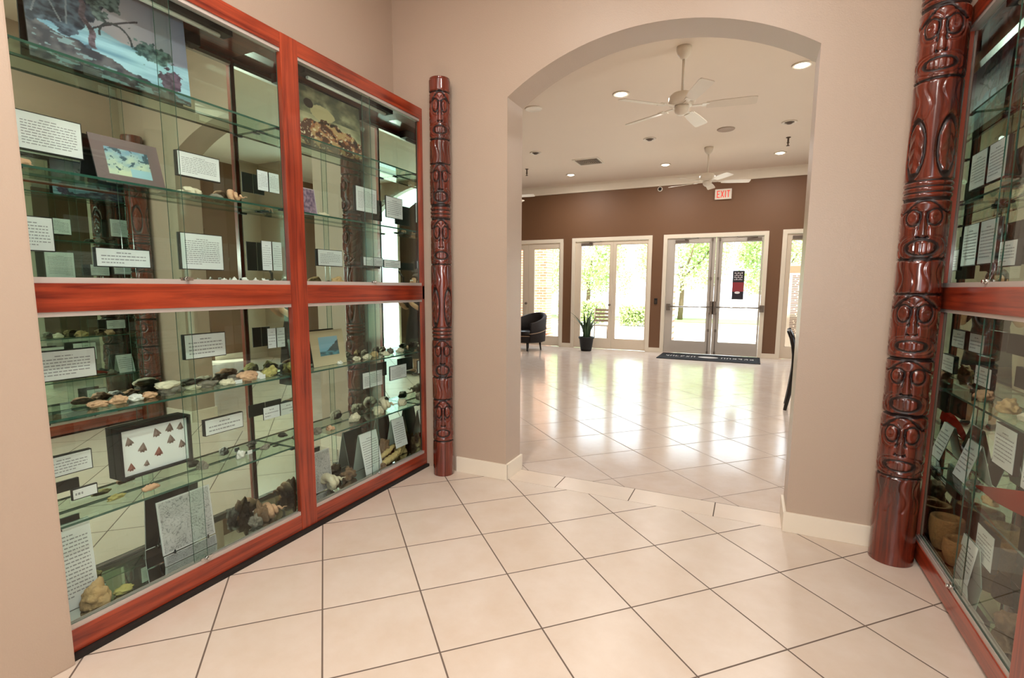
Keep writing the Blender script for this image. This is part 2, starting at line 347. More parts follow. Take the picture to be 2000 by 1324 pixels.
M_DOORALU = plain('door_grey_paint', lin(198, 190, 180), .4, .1, var=.02)
M_CLOSER = plain('door_closer_metal', lin(120, 108, 98), .4, .4)
def door(n, a, b, ztop, glasses, gz0, gz1, mt, alu=False):
    y = FARY; d = thing('door_%d' % n, ((a+b)/2, y, 0), None, None); d['kind'] = 'structure'; cx = (a+b)/2
    bm = B(); box(bm, a-cx, a-cx+TR, -.02, .06, 0, ztop, bev=.004); box(bm, b-cx-TR, b-cx, -.02, .06, 0, ztop, bev=.004); box(bm, a-cx, b-cx, -.021, .06, ztop-TR, ztop, bev=.004)
    obj('door_frame', bm, M_CREAM, d)
    li, ri = a+TR+.003, b-TR-.003; mid = (glasses[0][1]+glasses[1][0])/2
    leaves = [(li, mid-.003, glasses[0]), (mid+.003, ri, glasses[1])]
    for k, (x0, x1, g) in enumerate(leaves):
        bm = B(); dy0, dy1 = .01, .055; zt = ztop-TR-.004
        box(bm, x0-cx, g[0]-cx, dy0, dy1, .008, zt, bev=.003); box(bm, g[1]-cx, x1-cx, dy0, dy1, .008, zt, bev=.003)
        box(bm, g[0]-cx-.005, g[1]-cx+.005, dy0, dy1, .008, gz0, bev=.003); box(bm, g[0]-cx-.005, g[1]-cx+.005, dy0, dy1, gz1, zt, bev=.003)
        for p in ((g[0], g[0]+.014, gz0, gz1), (g[1]-.014, g[1], gz0, gz1), (g[0], g[1], gz0, gz0+.014), (g[0], g[1], gz1-.014, gz1)):
            box(bm, p[0]-cx, p[1]-cx, dy0+.008, dy1-.008, p[2], p[3])
        lf = obj('door_leaf', bm, mt, d)
        bm = B(); box(bm, g[0]-cx, g[1]-cx, .03, .036, gz0, gz1); obj('pane', bm, M_WINGLASS, lf)
        if alu:
            bm = B(); zz = 1.07; e0 = g[0]-.08; e1 = g[1]+.10 if k == 0 else g[1]+.06; 
            if k: e0 = g[0]-.10
            tube(bm, [(e0-cx, -.05, zz), (e1-cx, -.05, zz)], .017, 10); obj('push_bar', bm, M_CHROME, lf)
            for e in (e0, e1):
                inner = (e == e1) if k == 0 else (e == e0)
                bm = B(); h = .13 if inner else .06
                box(bm, e-cx-.045, e-cx+.045, -.055, .012, zz-h-.03, zz+h, bev=.012); obj('latch_case', bm, M_CLOSER, lf)
            # vertical rod latches top and bottom along the meeting stile
            xr = mid-cx+(-.075 if k == 0 else .075)
            bm = B(); tube(bm, [(xr, -.015, 1.2), (xr, -.015, zt-.05)], .007, 8); tube(bm, [(xr, -.015, .06), (xr, -.015, .95)], .007, 8)
            for z in (.05, .55, 1.7, zt-.05): box(bm, xr-.02, xr+.02, -.028, .012, z-.03, z+.03, bev=.004)
            obj('rod_latch', bm, M_CLOSER, lf)
        else:
            if k == 0:
                bm = B(); lathe(bm, [(.028, -.004), (.028, .004), (.012, .012), (.014, .03), (.03, .042), (.026, .06), (.005, .066)], seg=20)
                for v in bm.verts: v.co = Vector((v.co.x+mid-cx-.055, .01-v.co.z, v.co.y+1.08))
                obj('door_knob', bm, M_CLOSER, lf)
        # door closer on the top rail
        if k == 0 or alu:
            bm = B(); xc = (g[0]+.02 if k == 0 else g[1]-.30)-cx
            box(bm, xc, xc+.28, -.05, .012, zt-.11, zt-.04, bev=.006)
            tube(bm, [(xc+.2, -.05, zt-.035), (xc+.42 if k == 0 else xc-.15, -.12, zt-.03), (xc+.48 if k == 0 else xc-.2, .0, zt-.01)], .008, 8)
            obj('door_closer', bm, M_CLOSER, lf)
    return d
M_DCREAM = plain('door_cream_paint', lin(226, 212, 192), .4, var=.02)
door(1, *DOORS[0], ((-6.06, -5.354), (-5.055, -4.368)), .24, 2.46, M_DCREAM)
door(2, *DOORS[1], ((-3.815, -3.091), (-2.948, -2.223)), .25, 2.51, M_DCREAM)
d3 = door(3, *DOORS[2], ((-1.623, -.878), (-.631, .158)), .28, 2.49, M_DOORALU, True)
door(4, *DOORS[3], ((.685, 1.39), (1.58, 2.29)), .26, 2.49, M_DCREAM)

# ------------------------------------------------------------------ display cases
ZS = [2.378, 1.935, .970, .536]
YC0, YP0, YP1, YC1 = .952, 2.132, 2.250, 3.465
def case(side):
    s = -1 if side == 'left' else 1
    xf = -2.38 if s < 0 else .895
    x = lambda d: xf+s*d                       # d = depth behind the face
    def bx(bm, d0, d1, *a, **k):
        p, q = sorted((x(d0), x(d1))); return box(bm, p, q, *a, **k)
    lab = 'tall cherry framed glass display case along the left wall, full of cards' if s < 0 else 'tall cherry framed glass display case cut off by the right edge of the picture'
    t = thing('display_case', (xf, (YC0+YC1)/2, 0), lab, 'display case'); O = Vector(t.location)
    def part(name, bm, mt, parent=t):
        for v in bm.verts: v.co -= O
        return obj(name, bm, mt, parent)
    # frame
    for nm, z0, z1 in (('bottom_rail', .024, .118), ('middle_rail', 1.393, 1.503), ('top_rail', 2.778, 2.860)):
        for a, b in ((YC0, YP0-.001), (YP1+.001, YC1)):
            bm = B(); bx(bm, 0, .03, a, b, z0, z1, bev=.003); part(nm, bm, M_WY)
    bm = B(); bx(bm, -.002, .032, YP0, YP1, .024, 2.86, bev=.003); part('middle_post', bm, M_WZ)
    bm = B(); bx(bm, .0, .03, YC1-.03 if s < 0 else YC1-.03, YC1, .118, 2.778, bev=.002); part('end_stile', bm, M_WZ)
    # carcass
    dm = .22
    bm = B(); bx(bm, -.022 if s < 0 else .03, .06, YC0, YC1, 0, .022); part('plinth_shadow_strip', bm, M_DARK)  # dark base; on the left it juts out as the shadow on the floor
    bm = B(); bx(bm, .03, dm+.03, YC0, YC1, 2.80, 2.858); part('top_panel', bm, M_WY)
    bm = B(); bx(bm, dm, dm+.006, YC0, YP0+.05, .12, 2.80); part('mirror_back', bm, M_MIRROR)
    bm = B(); bx(bm, dm, dm+.006, YP0+.052, YC1, .12, 2.80); part('mirror_back', bm, M_MIRROR)
    bm = B(); bx(bm, .03, dm, YC0, YC1, .055, .122); part('mirror_deck', bm, M_MIRROR)
    bm = B(); bx(bm, .033, dm, YC0, YC1, 1.40, 1.497); part('middle_deck', bm, M_MIRROR)
    for a, b in ((YP0+.012, YP0+.02), (YP1-.02, YP1-.012), (YC1-.03, YC1-.022), (YC0, YC0+.008)):
        for z0, z1 in ((.122, 1.40), (1.497, 2.80)):
            bm = B(); bx(bm, .042, dm, a, b, z0, z1); part('mirror_side', bm, M_MIRROR)
    # tracks
    for z in (.118, 1.503):
        for a, b in ((YC0, YP0), (YP1, YC1-.03)):
            bm = B(); bx(bm, .006, .040, a, b, z, z+.010)
            for d in (.008, .021, .036): bx(bm, d-.0015, d+.0015, a, b, z+.008, z+.022)
            part('sliding_track', bm, M_TRACK)
    for z in (1.393, 2.778):
        for a, b in ((YC0, YP0), (YP1, YC1-.03)):
            bm = B(); bx(bm, .006, .040, a, b, z-.018, z); part('head_track', bm, M_TRACK)
    # sliding doors
    for (a, b) in ((YC0, YP0), (YP1, YC1-.03)):
        mid = a+(b-a)*.478 if a < 2 else a+(b-a)*.50
        for z0, z1 in ((.13, 1.378), (1.515, 2.763)):
            for (p, q, d) in ((a+.002, mid+.03, .0135), (mid-.03, b-.002, .0275)):
                bm = B(); bx(bm, d, d+.005, p, q, z0, z1)
                for f in bm.faces:
                    if abs(f.normal.x) < .5: f.material_index = 1
                pn = part('sliding_glass_door', bm, [M_GLASS, M_EDGE])
                if d < .02:
                    bm = B(); yl, zl = mid+.02, z0+.012
                    tube(bm, [(x(-.002), yl, zl), (x(.012), yl, zl)], .011, 16); bx(bm, .006, .012, yl-.03, yl+.03, zl-.008, zl+.006)
                    tube(bm, [(x(-.012), yl, zl), (x(-.002), yl, zl)], .008, 14)
                    part('lock', bm, M_CHROME, pn)
    # glass shelves on small black clips
    for (a, b) in ((YC0+.008, YP0+.012), (YP1-.012, YC1-.03)):
        for z in ZS:
            bm = B(); bx(bm, .052, dm-.004, a+.002, b-.002, z-.010, z)
            for f in bm.faces:
                if abs(f.normal.z) < .5: f.material_index = 1
            sh = part('glass_shelf', bm, [M_SHELF, M_EDGE])
            for yy in (a+.012, b-.012):
                bm = B(); bx(bm, .045, .062, yy-.012, yy+.012, z-.016, z-.010); part('shelf_clip', bm, M_BLACK, sh)
                bm = B(); bx(bm, dm-.03, dm-.012, yy-.012, yy+.012, z-.016, z-.010); part('shelf_clip', bm, M_BLACK, sh)
        # lamp housing under the top
        bm = B(); bx(bm, .06, .13, a+.12, b-.25, 2.745, 2.80, bev=.004); lf = part('light_housing', bm, M_BLACK)
        bm = B(); tube(bm, [(x(.095), a+.17, 2.738), (x(.095), b-.30, 2.738)], .011, 12); part('light_tube', bm, M_TUBE, lf)
    return t
M_TUBE = plain('white_tube', lin(235, 235, 225), .4, var=.01)
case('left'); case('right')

# ------------------------------------------------------------------ carved poles
def totem(name, cx, cy, r, H, face_deg, seed, label, pair):
    rnd = random.Random(seed); NS, NZ = 150, 760
    pats = []; z = .16
    kinds = ['face', 'plain', 'face2', 'rings', 'face', 'plain', 'leaf', 'rings', 'face2', 'plain', 'face', 'face2']
    # blocks along the height, from the top downwards
    blocks = []; zt = H-.10; i = seed
    while zt > .45:
        k = kinds[i % len(kinds)]; h = {'face': .34, 'face2': .30, 'rings': .10, 'plain': .17, 'leaf': .30}[k]
        blocks.append((k, zt-h, zt)); zt -= h; i += 1
    def groove(d, w): return math.exp(-(d/w)**2)
    def disp(th, z):
        # th: 0 = towards the room; returns (offset)
        d = 0.
        for k, a, b in blocks:
            if not (a-.02 < z < b+.02): continue
            v = (z-a)/(b-a); u = th/1.15; au = abs(u)
            if k in ('face', 'face2'):
                e = math.hypot((au-.42)/.30, (v-.70)/.13)             # eyes
                d += .006*max(0, 1-e*e)-.008*groove(e-1, .22)
                if k == 'face': d -= .005*groove(e-1.55, .14)
                e2 = math.hypot((au-.42)/.12, (v-.70)/.05); d -= .006*groove(e2, .8)
                # brows
                d -= .009*groove((v-.88)-.10*math.cos(au*3.0), .022)*(au < 1.1)
                # nose
                wn = .10+.20*max(0, .72-v); inn = (.38 < v < .78) and au < wn
                d += .007 if inn else 0.
                d -= .008*groove(au-wn, .06)*(.36 < v < .80); d -= .007*groove(v-.375, .014)*(au < wn+.05)
                # mouth
                mv = (v-.20)/(.085 if k == 'face' else .13); e = math.hypot(u/.62, mv); d -= .009*groove(e-1, .20)
                if e < .8: d -= .004; d += .004*(abs(math.sin(u*13)) > .35)
                # cheek lines
                for q in (1.35, 1.75): d -= .005*groove(math.hypot(u/.62, mv)-q, .10)*(v < .40)
                d -= .010*groove(v-.01, .02)+.010*groove(v-.99, .02)
                d -= .004*groove(math.sin(th*3+v*22), .35)*(au > 1.0)
            elif k == 'rings':
                for q in (.08, .36, .64, .92): d -= .008*groove(v-q, .06)
            elif k == 'leaf':
                for q in (-.75, .75, -2.2, 2.2):
                    uu = (th-q)/.62; e = math.hypot(uu/.8, (v-.5)/.46); d -= .010*groove(e-1, .13)
                    if e < 1: d -= .003*abs(math.sin((v*14+abs(uu)*5)))
            else:
                for q in (-.9, -.3, .35, 1.0, 2.2, -2.2): d -= .0035*groove(th-q-.15*math.sin(v*6+q), .07)
        if z > H-.012: d -= .004
        return d
    bm = B(); rings = []
    for j in range(NZ+1):
        z = H*j/NZ; rr = r*(1.02-.035*z/H)+.0012*math.sin(z*9+seed); ring = []
        for i2 in range(NS):
            th = -PI+2*PI*i2/NS; dd = disp(th, z); a = th+math.radians(face_deg); R = rr+dd
            ring.append((bm.verts.new((cx+R*math.cos(a), cy+R*math.sin(a), z)), dd))
        rings.append(ring)
    for j in range(NZ):
        for i2 in range(NS):
            q = (rings[j][i2], rings[j][(i2+1) % NS], rings[j+1][(i2+1) % NS], rings[j+1][i2])
            f = bm.faces.new([t[0] for t in q]); f.smooth = True
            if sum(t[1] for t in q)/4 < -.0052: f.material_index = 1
    bm.faces.new([t[0] for t in rings[0]][::-1]); bm.faces.new([t[0] for t in rings[-1]])
    o = obj(name, bm, [M_TOTEM, M_CUT], None, (cx, cy, 0), recalc=False)
    return tag(o, label, 'carved pole', pair)
totem('carved_pole', -2.163, 3.382, .079, 3.01, -58, 0, 'dark carved wooden totem pole standing at the end of the left display case', None)
totem('carved_pole', .783, 3.362, .101, 3.05, -105, 3, 'dark carved wooden totem pole beside the right display case', None)

# ------------------------------------------------------------------ framed cards
def text_rows(bm, p0, p1, q0, q1, rows, put, rnd, title=True, last=.6, mi=1, mg=.08):
    # p across, q up; put(p, q) -> 3-d point just in front of the paper
    W, Hh = p1-p0, q1-q0; mp = W*mg; mq = Hh*.12; n = rows+(1 if title else 0); pit = (Hh-2*mq)/max(n, 1)
    for i in range(n):
        yc = q1-mq-(i+.5)*pit; hh = pit*.16
        a, b = p0+mp, p1-mp
        if title and i == 0: a, b = p0+W*.36, p1-W*.36
        elif i == n-1: b = a+(b-a)*last
        x = a
        while x < b-.002:
            wl = rnd.uniform(.006, .020)*min(1.4, W/.2); e = min(x+wl, b)
            quad(bm, put(x, yc-hh), put(e, yc-hh), put(e, yc+hh), put(x, yc+hh), mi); x = e+.0035
def card(side, y0, y1, z0, z1, label, rows=6, black=True, title=True, seed=0, xface=None, group='framed text cards in the display cases', frame=.004, depth=.045, rec=.0):
    s = -1 if side == 'left' else 1
    xf = xface if xface is not None else (-2.588 if s < 0 else 1.07)
    if xface is None:
        if s < 0:
            k = 2.588/2.555; y0, y1, z0, z1 = y0*k, y1*k, 1.495+(z0-1.495)*k, 1.495+(z1-1.495)*k
        depth = .010
    xb = xf+s*depth; ym = (y0+y1)/2
    t = thing('framed_card', (xb, ym, z0), label, 'framed card', group)
    def X(x): return x-xb
    bm = B(); a, b = sorted((X(xf), X(xb))); box(bm, a, b, y0-ym-frame, y1-ym+frame, -frame, z1-z0+frame)
    obj('backing_block', bm, M_BLACK if black else M_PAPER, t)
    bm = B(); e = -s*.0015; xx = X(xf)+e
    a, b = sorted((X(xf), xx)); box(bm, a, b, y0-ym, y1-ym, 0, z1-z0)
    rnd = random.Random(seed+int(y0*100)); xt = xx-s*.0006
    flip = 1 if s < 0 else -1                     # reading direction follows the viewer
    text_rows(bm, -(y1-y0)/2, (y1-y0)/2, 0, z1-z0, rows, lambda p, q: (xt, p*flip, q), rnd, title, rnd.uniform(.3, .9))
    obj('printed_sheet', bm, [M_PAPER, M_INK], t)
    return t
LC = [  # y0, y1, z0, z1, rows, label
 (1.024, 1.240, 2.019, 2.157, 9, 'large black framed text card, topmost and leftmost in the left case'),
 (1.640, 1.856, 2.036, 2.148, 9, 'black framed text card in the upper left bay, right of the brown matted landscape'),
 (2.062-.0, 2.11+.0, 2.036, 2.146, 8, None),
 (.972, 1.110, 1.632, 1.760, 7, 'black framed text card beside the plain wall, second from the top'),
 (1.256, 1.473, 1.579, 1.655, 3, 'long low black framed card above the middle rail of the left case'),
 (1.626, 1.845, 1.580, 1.755, 12, 'nearly square black framed card above the lock on the middle rail'),
 (.992, 1.214, 1.108, 1.226, 6, 'black framed text card under the middle rail at the far left of the case'),
 (1.610, 1.827, 1.126, 1.246, 4, 'black framed card above the row of pale fossils in the lower left bay'),
 (.972, 1.165, .707, .787, 4, 'black framed card left of the shadow box of arrowheads'),
 (1.686, 1.904, .708, .788, 2, 'slim black framed card right of the shadow box of arrowheads'),
 (2.894, 3.112, 2.032, 2.200, 11, 'grey text card in the upper right bay, left one of the pair'),
 (3.180, 3.400, 2.034, 2.196, 8, None),
 (2.518, 2.734, 1.632, 1.733, 6, 'black framed card above the middle rail, just right of the centre post'),
 (2.952, 3.166, 1.648, 1.708, 3, 'small low card above the middle rail, middle one of three in the right bay'),
 (2.906, 3.126, .740, .856, 6, 'black framed card hung over the pale shell cluster in the lower right bay'),
]
for i, (a, b, c, d, rows, lab) in enumerate(LC):
    if lab: card('left', a, b, c, d, lab, rows, seed=i)
# cards partly hidden by the centre post or the far pole sit nearer to it
for a, b, c, d, rows, lab in [
 (2.072, 2.140, 2.033, 2.141, 8, 'black framed text card against the centre post, top row of the left case'),
 (2.076, 2.140, 1.586, 1.751, 9, 'white text card against the centre post, just above the middle rail'),
 (2.084, 2.140, 1.132, 1.248, 4, 'white text card against the centre post, just under the middle rail'),
 (2.028, 2.140, .714, .786, 2, 'slim black framed card against the centre post, over the lower glass shelf'),
]:
    card('left', a, b, c, d, lab, rows, seed=int(c*100), xface=-2.535, depth=.006, frame=.0005)
for a, b, c, d, rows, lab in [
 (3.15, 3.345, 2.015, 2.165, 7, 'grey text card in the upper right bay, nearest the carved pole'),
 (3.11, 3.305, 1.640, 1.692, 2, 'small low card above the middle rail, nearest the left carved pole'),
 (3.15, 3.355, .770, .875, 6, 'black framed card in the lower right bay nearest the left carved pole'),
]:
    card('left', a, b, c, d, lab, rows, seed=int(c*100), xface=-2.495, depth=.008)
card('left', 2.275, 2.385, .752, .832, 'white edged card showing beside the centre post, low in the right bay', 3, xface=-2.53, depth=.01)
card('left', 1.072, 1.158, .600, .640, 'tiny slim card propped low beside the wall end of the left case', 1, xface=-2.52, depth=.012, title=False)

for a, b, c, d, rows, lab in [
 (3.22, 3.42, 2.02, 2.20, 8, 'grey text card high in the right case, beside the carved pole'),
 (3.22, 3.42, 1.62, 1.83, 9, 'dark edged text card over the middle rail of the right case, nearest the pole'),
 (3.00, 3.17, 1.60, 1.71, 5, 'small square card over the middle rail of the right case, second from the pole'),
 (2.62, 2.86, 1.56, 1.82, 14, 'tall text card over the middle rail at the right edge of the picture'),
 (2.62, 2.86, 2.00, 2.15, 7, 'text card on the upper shelf at the right edge of the picture'),
 (3.22, 3.40, 1.18, 1.27, 3, 'small card under the middle rail of the right case, nearest the pole'),
 (3.10, 3.28, 1.03, 1.12, 3, 'small card on the upper glass shelf in the lower bay of the right case'),
 (2.78, 2.98, .72, .90, 7, 'text card in the lower bay of the right case, left one of the two'),
 (2.50, 2.70, .70, .88, 7, 'text card in the lower bay of the right case, right one of the two'),
 (2.86, 3.04, .24, .40, 6, 'text card low in the right case under the red pennant'),
]:
    card('right', a, b, c, d, lab, rows, seed=int(c*77), xface=1.03, depth=.02)

# ------------------------------------------------------------------ pictures
def picture_bm(bm, w, h, nx, ny, fn, M4, mi=0):
    lay = bm.verts.layers.float_color.get('ink') or bm.verts.layers.float_color.new('ink')
    g = [[None]*(nx+1) for _ in range(ny+1)]
    for j in range(ny+1):
        for i in range(nx+1):
            v = bm.verts.new(M4@Vector((-w/2+w*i/nx, 0, h*j/ny))); c = fn(i/nx, j/ny)
            v[lay] = (c[0], c[1], c[2], 1); g[j][i] = v
    for j in range(ny):
        for i in range(nx):
            f = bm.faces.new((g[j][i], g[j][i+1], g[j+1][i+1], g[j+1][i])); f.material_index = mi
def nz(x, y, s, o=0.): return noise.noise(Vector((x*s+o, y*s-o, o*1.7)))
def fb(x, y, s, o=0.): return nz(x, y, s, o)+.5*nz(x, y, s*2.1, o+3)+.25*nz(x, y, s*4.3, o+7)
def mixc(a, b, t): t = max(0, min(1, t)); return tuple(a[i]*(1-t)+b[i]*t for i in range(3))
def c3(r, g, b): return lin(r, g, b)[:3]
def land(u, v, o=1.):
    # dusky shore: dark wood at the left, a leaning tree in the middle, pale water and a leafy mound at the right
    c = mixc(c3(186, 176, 186), c3(120, 136, 168), abs(u-.55)*1.5+.4*max(0, v-.6))
    wtop = .52-.10*u+.02*math.sin(u*20)
    if v < wtop: c = mixc(c3(168, 204, 222), c3(110, 150, 176), .35+.9*fb(u*.6, v*4, 4, o))
    shore = .34-.30*u+.10*max(0, .5-u)+.05*fb(u, v, 7, o)
    if v < shore: c = mixc(c3(52, 52, 66), c3(104, 100, 108), .5+1.1*fb(u, v, 13, o))
    if v < shore-.02 and fb(u, v*3, 8, o+3) > .35: c = c3(128, 150, 160)
    forest = math.exp(-((u-.10)/.30)**2-((v-.62)/.30)**2)
    if forest+.40*fb(u, v, 6, o+2) > .42: c = mixc(c3(28, 36, 58), c3(88, 104, 124), .45+1.2*fb(u, v, 20, o))
    can = math.exp(-((u-.38)/.20)**2-((v-.86)/.22)**2)
    if can+.5*fb(u, v, 9, o+5) > .50: c = mixc(c3(50, 66, 72), c3(126, 144, 144), .5+1.3*fb(u, v, 26, o))
    mound = math.exp(-((u-.76)/.15)**2-((v-.46)/.12)**2)
    if mound+.35*fb(u, v, 12, o+4) > .50: c = mixc(c3(44, 68, 76), c3(112, 140, 140), .5+1.2*fb(u, v, 28, o))
    if math.exp(-((u-.86)/.10)**2-((v-.22)/.18)**2)+.4*fb(u, v, 14, o+6) > .55: c = mixc(c3(56, 44, 64), c3(112, 90, 112), .5+fb(u, v, 24, o))
    for x0, sl in ((.07, .22), (.13, -.30), (.22, .05)):
        if abs((u-x0)-sl*(v-.6)) < .005 and .42 < v < .86: c = c3(132, 140, 152)
    if abs((u-.34)+.16*(v-.45)+.015*math.sin(v*25)) < .020-.012*max(0, v-.45) and .28 < v < .86: c = mixc(c3(70, 56, 66), c3(120, 100, 116), .5+fb(u, v, 30, o))
    bz = .56+.22*math.sin(min(1.6, max(0, (u-.36)*5.2)))
    if abs(v-(.48+1.05*(u-.36)-.6*(u-.36)**2)) < .010 and .36 < u < .66: c = c3(66, 60, 70)
    if abs(math.hypot((u-.50)/.10, (v-.46)/.15)-1) < .07 and v > .44: c = c3(64, 70, 78)
    return c
def people(u, v):
    c = mixc(c3(190, 186, 150), c3(120, 124, 98), .5+fb(u, v, 4, 2))
    if v > .55: c = mixc(c, c3(96, 102, 84), .6+fb(u, v, 7, 5))
    if math.hypot((u-.36)/.18, (v-.62)/.13) < 1+.2*fb(u, v, 8): c = c3(206, 194, 150)
    k = fb(u, v, 10, 1.5); b = .52-.30*abs(u-.45)
    if v < b+.10*fb(u, v, 6):
        c = c3(84, 52, 42) if k > .05 else (c3(158, 98, 66) if k > -.2 else c3(182, 148, 104))
        if fb(u, v, 24, 8) > .45: c = c3(222, 206, 176)
        if fb(u, v, 9, 12) > .42: c = c3(42, 34, 30)
    if math.hypot((u-.16)/.07, (v-.72)/.08) < 1: c = c3(36, 28, 26)
    return c
def sketch(u, v, o=0.):
    g = .62+.10*fb(u, v, 4, o); n = abs(math.sin((u*9+v*14+2.5*fb(u, v, 3, o))*3)); m = abs(nz(u, v, 17, o+5))
    if n < .30 and fb(u, v, 6, o+2) > -.15: g -= .22
    if m < .05: g -= .28
    if u < .03 or u > .97 or v < .03 or v > .97: g = .82
    return (g*.82, g*.78, g*.80)
def coast(u, v):
    if u < .24 or u > .80 or v < .22 or v > .82: return mixc(c3(206, 190, 158), c3(190, 172, 140), v)
    uu, vv = (u-.24)/.56, (v-.22)/.6
    c = mixc(c3(110, 176, 205), c3(150, 182, 196), vv)
    if vv < .75*uu+.05+.06*fb(u, v, 9): c = c3(72, 84, 88)
    if vv < .30: c = mixc(c3(96, 156, 172), c3(60, 90, 100), .5+fb(u, v*3, 8))
    if vv < .10: c = c3(196, 180, 150)
    return c
def matted(u, v):
    if u < .18 or u > .82 or v < .20 or v > .78: return c3(112, 92, 92)
    uu, vv = (u-.18)/.64, (v-.2)/.58
    c = mixc(c3(196, 206, 176), c3(120, 156, 176), vv+.5*fb(uu, vv, 4, 3))
    if fb(uu, vv, 6, 4)+.5*(vv-.5) > .32: c = c3(60, 84, 96)
    if vv < .3 and uu > .5: c = c3(150, 188, 200)
    return c
def purple(u, v):
    return mixc(c3(96, 76, 104), c3(168, 140, 160), .5+.9*fb(u, v, 9, 6)) if .04 < u < .96 and .04 < v < .96 else c3(190, 178, 188)
def paint_thing(name, side, y0, y1, z0, w, h, fn, label, cat, back=M_BLACK, lean=.08, xfoot=None, res=(90, 60), thick=.006, easel=False, mat=M_PIC):
    s = -1 if side == 'left' else 1; ym = (y0+y1)/2
    xfoot = xfoot if xfoot is not None else (-2.53 if s < 0 else 1.05)
    t = thing(name, (xfoot, ym, z0), label, cat)
    # local frame: +p along y in reading direction, leaning back towards the mirror
    fl = 1 if s < 0 else -1
    R = Matrix(((0, -s*-1*0, 0), (0, 0, 0), (0, 0, 0)))
    ax = Vector((0, fl, 0)); upv = Vector((s*math.sin(lean), 0, math.cos(lean))); nrm = ax.cross(upv)
    if nrm.x*s > 0: nrm = -nrm
    M3 = Matrix((ax, -nrm, upv)).transposed().to_4x4()
    bm = B(); box(bm, -w/2, w/2, .001, thick, 0, h)
    for v in bm.verts: v.co = M3@v.co
    obj('board', bm, back, t)
    bm = B(); picture_bm(bm, w, h, res[0], res[1], fn, M3@Matrix.Translation((0, -.0006, 0))); obj('print', bm, mat, t, recalc=False)
    if easel:
        for sx in (-1, 1):
            bm = B(); p = [Vector((sx*w*.32, -.014, -.004)), Vector((sx*w*.32, -.014, .014)), Vector((sx*w*.32, -.012, .0)), Vector((sx*w*.32, thick+.02, -.004)), Vector((sx*w*.32, thick+.045, -.0+.10))]
            tube(bm, [M3@q for q in p], .004, 8); obj('easel_clip', bm, M_BLACK, t)
    return t
paint_thing('landscape_picture', 'left', 1.10, 1.735, 2.3785, .635, .405, land, 'wide blue landscape picture with trees along the top of the left case', 'picture', lean=.05, xfoot=-2.565, res=(200, 120), mat=M_PICG)
paint_thing('landscape_picture', 'left', 1.285, 1.545, 1.9385, .28, .21, matted, 'small landscape print in a brown mat leaning on the second shelf', 'picture', lean=.26, xfoot=-2.525, res=(80, 60))
paint_thing('figure_picture', 'left', 2.42, 2.98, 2.3785, .56, .36, people, 'earth coloured picture of crowded figures, top of the right bay', 'picture', lean=.05, xfoot=-2.565, res=(150, 110), mat=M_PICG)
paint_thing('purple_print', 'left', 2.36, 2.50, 1.9375, .15, .17, purple, 'small purple print standing just right of the centre post', 'print', lean=.15, xfoot=-2.53, res=(40, 44))
paint_thing('coast_picture', 'left', 2.40, 2.72, .972, .30, .235, coast, 'blue coast picture in a wide beige mat, lower right bay of the left case', 'picture', lean=.16, xfoot=-2.52, res=(70, 56))
paint_thing('pencil_sketch', 'left', 1.405, 1.685, .178, .27, .268, sketch, 'grey pencil sketch standing on black clips at the bottom of the left case', 'sketch', back=M_PAPER, lean=.10, xfoot=-2.525, res=(110, 100), easel=True)
paint_thing('pencil_sketch', 'left', 1.41, 1.68, .124, .268, .048, lambda u, v: tuple(c*.72 for c in sketch(u, v*.25, 9)), 'dull painted reflection strip under the clipped pencil sketch', 'sketch', back=M_PAPER, lean=.10, xfoot=-2.515, res=(110, 24))  # dulled copy painted as the sketch's reflection in the deck
paint_thing('pencil_sketch', 'left', 2.40, 2.54, .128, .15, .27, lambda u, v: sketch(u, v, 4), 'narrow grey sketch on the bottom deck, just right of the centre post', 'sketch', back=M_PAPER, lean=.10, xfoot=-2.53, res=(60, 90))
paint_thing('landscape_picture', 'right', 2.75, 3.40, 2.3785, .62, .36, lambda u, v: mixc(land(u, v, 6), c3(70, 60, 100), .35), 'dim purple landscape picture at the top of the right case', 'picture', lean=.05, xfoot=1.08, res=(120, 80), mat=M_PICG)

M_GREYCARD = plain('grey_green_card', lin(176, 188, 178), .6)
# text sheets on stands
def stand_card(side, yc, z0, w, h, rows, label, xfoot, lean=.22, rz=0., col=M_PAPER):
    s = -1 if side == 'left' else 1
    t = thing('tent_card', (xfoot, yc, z0), label, 'standing card', None, rz)
    fl = 1 if s < 0 else -1; ax = Vector((0, fl, 0)); upv = Vector((s*math.sin(lean), 0, math.cos(lean))); nrm = ax.cross(upv)
    if nrm.x*s > 0: nrm = -nrm
    M3 = Matrix((ax, -nrm, upv)).transposed().to_4x4()
    bm = B(); box(bm, -w/2, w/2, 0, .003, 0, h); quads = text_rows(bm, -w/2, w/2, 0, h, rows, lambda p, q: (p, -.0006, q), random.Random(int(yc*50)), True, .5)
    for v in bm.verts: v.co = M3@v.co
    obj('front_sheet', bm, [col, M_INK], t)
    bm = B(); box(bm, -w/2, w/2, .0035, .006, 0, h)
    for v in bm.verts: v.co = M3@v.co
    # back leg opens the other way
    top = M3@Vector((0, .005, h)); d = 2*(top.x)
    M5 = Matrix.Translation((d*1.0, 0, 0))@Matrix((ax, nrm, Vector((-s*math.sin(lean), 0, math.cos(lean))))).transposed().to_4x4()
    bm.free(); bm = B(); box(bm, -w/2, w/2, 0, .003, 0, h)
    for v in bm.verts: v.co = M5@v.co
    obj('back_sheet', bm, M_GREYCARD, t)
    return t
stand_card('left', 1.050, .124, .17, .37, 16, 'tall white text sheet standing at the bottom of the left case beside the tan stone', -2.53, lean=.07)
stand_card('left', 2.900, .124, .19, .30, 12, 'white tent card on the bottom deck left of the pale driftwood', -2.46, lean=.20)
